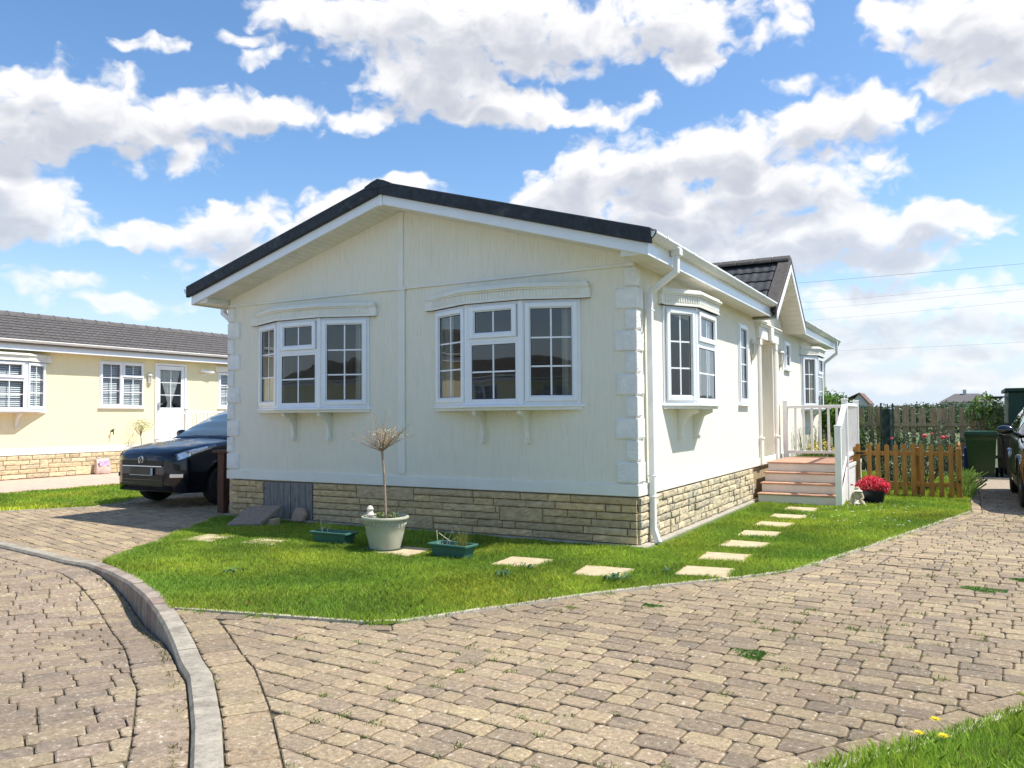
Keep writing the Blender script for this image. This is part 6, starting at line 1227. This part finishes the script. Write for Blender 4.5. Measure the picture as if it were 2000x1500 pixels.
def make_car(loc, lab, paint, cat='car'):
    root = label(empty('parked_car', loc), lab, cat, 'dark cars parked beside the homes'); O = Vector(loc)
    def grid(fn, ys, qs, mir=True):
        mb = MB()
        for sg in ((1, -1) if mir else (1,)):
            vs = [O+Vector((fn(y, q)[0]*sg, fn(y, q)[1], fn(y, q)[2])) for y in ys for q in qs]; n = len(qs)
            fs = [(i*n+k, i*n+k+1, (i+1)*n+k+1, (i+1)*n+k) for i in range(len(ys)-1) for k in range(n-1)]
            if sg < 0: fs = [f[::-1] for f in fs]
            mb.add(vs, fs)
        return mb
    ys = sorted({0, .015, .03, .06, .10, .15, .2, .28, .38, .47, *[c+WR*math.cos(R(a)) for c in WC for a in range(0, 181, 12)], *[c+s_*(WR+.004) for c in WC for s_ in (-1, 1)], 1.4, 1.7, 2.1, 2.5, 2.9, 3.95, 4.05, 4.15, 4.25, 4.3})
    mb = grid(body_pt, ys, [i*.5 for i in range(23)])
    for y in (0, 4.3):
        a = [O+Vector(body_pt(y, q*.5)) for q in range(23)]; b = [Vector((2*O.x-v.x, v.y, v.z)) for v in a]; mb.add(a+b[::-1], [tuple(range(46)) if y else tuple(range(46))[::-1]])
    cab = grid(cab_pt, [1.16, 1.25, 1.35, 1.5, 1.6, 1.75, 1.85, 1.95, 2.05, 2.15, 2.3, 2.55, 2.8, 3.1, 3.4, 3.65, 3.8, 3.9, 4.0, 4.06, 4.12, 4.2], [0, .25, .5, .75, .92, 1, 1.05, 1.12, 1.25, 1.5, 2])
    mb.add(cab.v, cab.f)
    bo = mb.build('body', paint, root, norm=False, smooth=True)
    def patch(fn, ys, q0, q1, name, m, off=.005, n=8, sides=(1, -1), parent=None, q0f=None, q1f=None):
        for sg in sides:
            mb = MB(); vs = []
            for y in ys:
                a = q0f(y) if q0f else q0; b = q1f(y) if q1f else q1
                for i in range(n+1):
                    q = a+(b-a)*i/n; p = Vector(fn(y, q)); d1 = Vector(fn(y+.01, q))-Vector(fn(y-.01, q)); d2 = Vector(fn(y, q+.01))-Vector(fn(y, max(q-.01, 0))); nn = d1.cross(d2)
                    nn = nn.normalized() if nn.length > 1e-9 else Vector((0, 0, 1)); c = p-Vector((0, 2, .7)); nn = -nn if nn.dot(c) < 0 else nn; p = p+nn*off; vs.append(O+Vector((p.x*sg, p.y, p.z)))
            k = n+1; mb.add(vs, [(i*k+j, i*k+j+1, (i+1)*k+j+1, (i+1)*k+j) for i in range(len(ys)-1) for j in range(n)]); mb.build(name, m, parent or root, norm=False, smooth=True)
    # windscreen (both halves in one), side windows
    mb = MB(); vs = []; yy = [1.20+.06*i for i in range(15)]; k = 17
    for y in yy:
        for i in range(k):
            t = -1+2*i/(k-1); s = 2-abs(t)*.93; p = Vector(cab_pt(y, s)); vs.append(O+Vector((p.x*(1 if t > 0 else -1), p.y-.004, p.z+.006)))
    mb.add(vs, [(i*k+j, i*k+j+1, (i+1)*k+j+1, (i+1)*k+j) for i in range(len(yy)-1) for j in range(k-1)]); mb.build('windscreen', MT['cglass'], root, norm=False, smooth=True)
    for a, b in ((1.62, 2.52), (2.60, 3.38), (3.46, 3.98)): patch(cab_pt, [a+(b-a)*i/6 for i in range(7)], .10, .93, 'side_window', MT['cglass'], .006)
    # headlights, with a bright projector inside a chrome edge
    hy = [.09+.62*i/8 for i in range(9)]
    patch(body_pt, hy, 0, 0, 'headlight', MT['cglass'], .006, q0f=lambda y: 6.45+1.35*(y-.09)/.62, q1f=lambda y: 8.5+.15*(y-.09)/.62)
    patch(body_pt, [.11+.44*i/8 for i in range(9)], 0, 0, 'headlight', MT['lens'], .011, q0f=lambda y: 6.60+1.25*(y-.11)/.44, q1f=lambda y: 8.2+.25*(y-.11)/.44)
    patch(body_pt, [.10+.5*i/6 for i in range(7)], 0, 0, 'light_strip', MT['chrome'], .013, n=2, q0f=lambda y: 6.80+1.0*(y-.1)/.6, q1f=lambda y: 6.92+1.0*(y-.1)/.6)
    for sg in (1, -1):
        mb = MB(); c = Vector(body_pt(.24, 7.4)); mb.lathe([(.0, 0), (.03, .004), (.045, .012), (.05, .0)], (0, 0, 0), 16); T = Matrix.Translation(O+Vector((c.x*sg, c.y-.012, c.z))) @ Vector((sg*.55, -.85, 0)).to_track_quat('Z', 'Y').to_matrix().to_4x4(); mb.v = [tuple(T @ Vector(v)) for v in mb.v]; mb.build('projector', MT['chrome'], root, smooth=True)
        mb = MB(); c = Vector(body_pt(.10, 4.3)); mb.box(-.10, .10, -.012, .012, -.032, .032, T=Matrix.Translation(O+Vector((c.x*sg-sg*.02, c.y-.012, c.z+.02))) @ Matrix.Rotation(sg*.75, 4, 'Z')); mb.build('fog_lamp', MT['chrome'], root, bevel=.01)
    bx = lambda name, m, a, b, c, d, e, f, bv=.004: (lambda q: (q.box(O.x+a, O.x+b, O.y+c, O.y+d, e, f), q.build(name, m, root, bevel=bv))[1])(MB())
    bx('grille', MT['blackp'], -.49, .49, -.012, .02, .655, .735); bx('grille_trim', MT['chrome'], -.47, .47, -.019, 0, .640, .652, .001)
    bx('lower_grille', MT['blackp'], -.49, .49, -.008, .02, .345, .52); [bx('grille_bar', MT['paintb'], -.48, .48, -.014, 0, z, z+.012, .002) for z in (.38, .43)]
    bx('number_plate', MT['plate'], -.255, .255, -.035, -.012, .515, .618, .003); pl = bx('plate_edge', MT['white'], .246, .262, -.038, -.013, .508, .62, .001); bx('plate_edge', MT['white'], -.262, .246, -.0375, -.013, .505, .513, .001)
    # oval badge with two sweeping wings
    mb = MB(); yb = O.y-.03
    for sg in (1, -1):
        pts = []
        for i in range(13): a = R(-70+i*15); pts.append((O.x+sg*(.036*math.cos(a)+.014), yb, .742+.052*math.sin(a)*1.0+sg*.006))
        mb.tube(pts, .0075, 6)
    mb.tube([(O.x-.03, yb, .70), (O.x, yb, .742), (O.x+.03, yb, .785)], .004, 6); mb.build('badge', MT['chrome'], root, norm=False, smooth=True)
    # wheels
    for y in WC:
        for sg in (1, -1):
            x1 = O.x+sg*.885; tw = MB(); prof = [(.20, -.10), (.30, -.105), (.325, -.085), (.33, 0), (.325, .085), (.30, .105), (.20, .10)]; T = Matrix.Translation((x1-sg*.095, O.y+y, .33)) @ Matrix.Rotation(sg*math.pi/2, 4, 'Y')
            tw.lathe(prof, (0, 0, 0), 32); tw.v = [tuple(T @ Vector(v)) for v in tw.v]; t_ = tw.build('wheel', MT['rubber'], root, smooth=True)
            rm = MB(); rm.lathe([(.205, .10), (.215, .098), (.20, .06), (.02, .03), (0, .03)], (0, 0, 0), 28)
            for k in range(5):
                a = 6.283*k/5
                for da in (-.16, .16): rm.ext([Vector((math.cos(a+da)*r_-math.sin(a+da)*s_, math.sin(a+da)*r_+math.cos(a+da)*s_, zz_)) for r_, s_, zz_ in ((.03, -.018, .075), (.205, -.014, .098), (.205, .014, .098), (.03, .018, .075))], (0, 0, -.02))
            rm.lathe([(0, .085), (.03, .083), (.04, .07)], (0, 0, 0), 12)
            rm.v = [tuple(T @ Vector(v)) for v in rm.v]; rm.build('rim', MT['alloy'], t_, smooth=True)
    # black lower cladding, mirrors, rails, seams
    patch(body_pt, [y for y in ys if 1.27 < y < 3.07 or y in (1.4,)]+[], 3.0, 3.9, 'sill_cladding', MT['blackp'], .007, n=3)
    for sg in (1, -1):
        mb = MB(); mb.lathe([(0, -.11), (.05, -.10), (.075, -.03), (.07, .05), (.04, .10), (0, .11)], (0, 0, 0), 14); T = Matrix.Translation(O+Vector((sg*1.02, 1.52, 1.115))) @ Matrix.Rotation(math.pi/2, 4, 'Y') @ Matrix.Diagonal((.95, .8, 1, 1)); mb.v = [tuple(T @ Vector(v)) for v in mb.v]; mb.tube([O+Vector((sg*.84, 1.55, 1.05)), O+Vector((sg*.96, 1.54, 1.09))], .022, 8); mb.build('wing_mirror', paint, root, smooth=True)
        mb = MB(); mb.tube([O+Vector((sg*.60, 2.2, 1.565)), O+Vector((sg*.615, 2.3, 1.625)), O+Vector((sg*.61, 3.5, 1.62)), O+Vector((sg*.60, 3.7, 1.56))], .016, 8); mb.build('roof_rail', MT['alloy'], root, norm=False, smooth=True)
        mb = MB()
        for y in (1.42, 2.56, 3.42 if False else 3.05):
            pts = [O+Vector((body_pt(y, q)[0]*sg+sg*.001, y, body_pt(y, q)[2])) for q in (3.2, 4, 5, 6, 7, 8)]; mb.tube(pts, .004, 4)
        mb.build('door_seam', MT['gasket'], root, norm=False)
    patch(body_pt, [1.13, 1.17, 1.21], 9.2, 11, 'scuttle', MT['blackp'], .004, n=4)
    for sg in (1, -1): mb = MB(); mb.tube([O+Vector((sg*.1, 1.18, 1.075)), O+Vector((sg*.55+.1, 1.25, 1.12))], .007, 5); mb.build('wiper', MT['blackp'], root, norm=False)
    return root
make_car((-8.2, .15, 0), 'navy blue compact SUV parked nose out between the two homes', MT['paintn'])
make_car((4.56, 5.0, 0), 'black car at the right edge, parked nose out in front of the bins', MT['paintb'])

# the home across the road, outside the frame: the bay windows mirror it
ac = copy_tree(nb); ac.location = (-17, -27, 0); ac.rotation_euler = (0, 0, R(84)); label(ac, 'park home across the road, seen only as a reflection in the gable windows', 'park home')
ac = copy_tree(nb); ac.location = (8, -30, 0); ac.rotation_euler = (0, 0, R(100)); label(ac, 'park home behind the viewpoint, seen only mirrored in the sunny side window', 'park home')
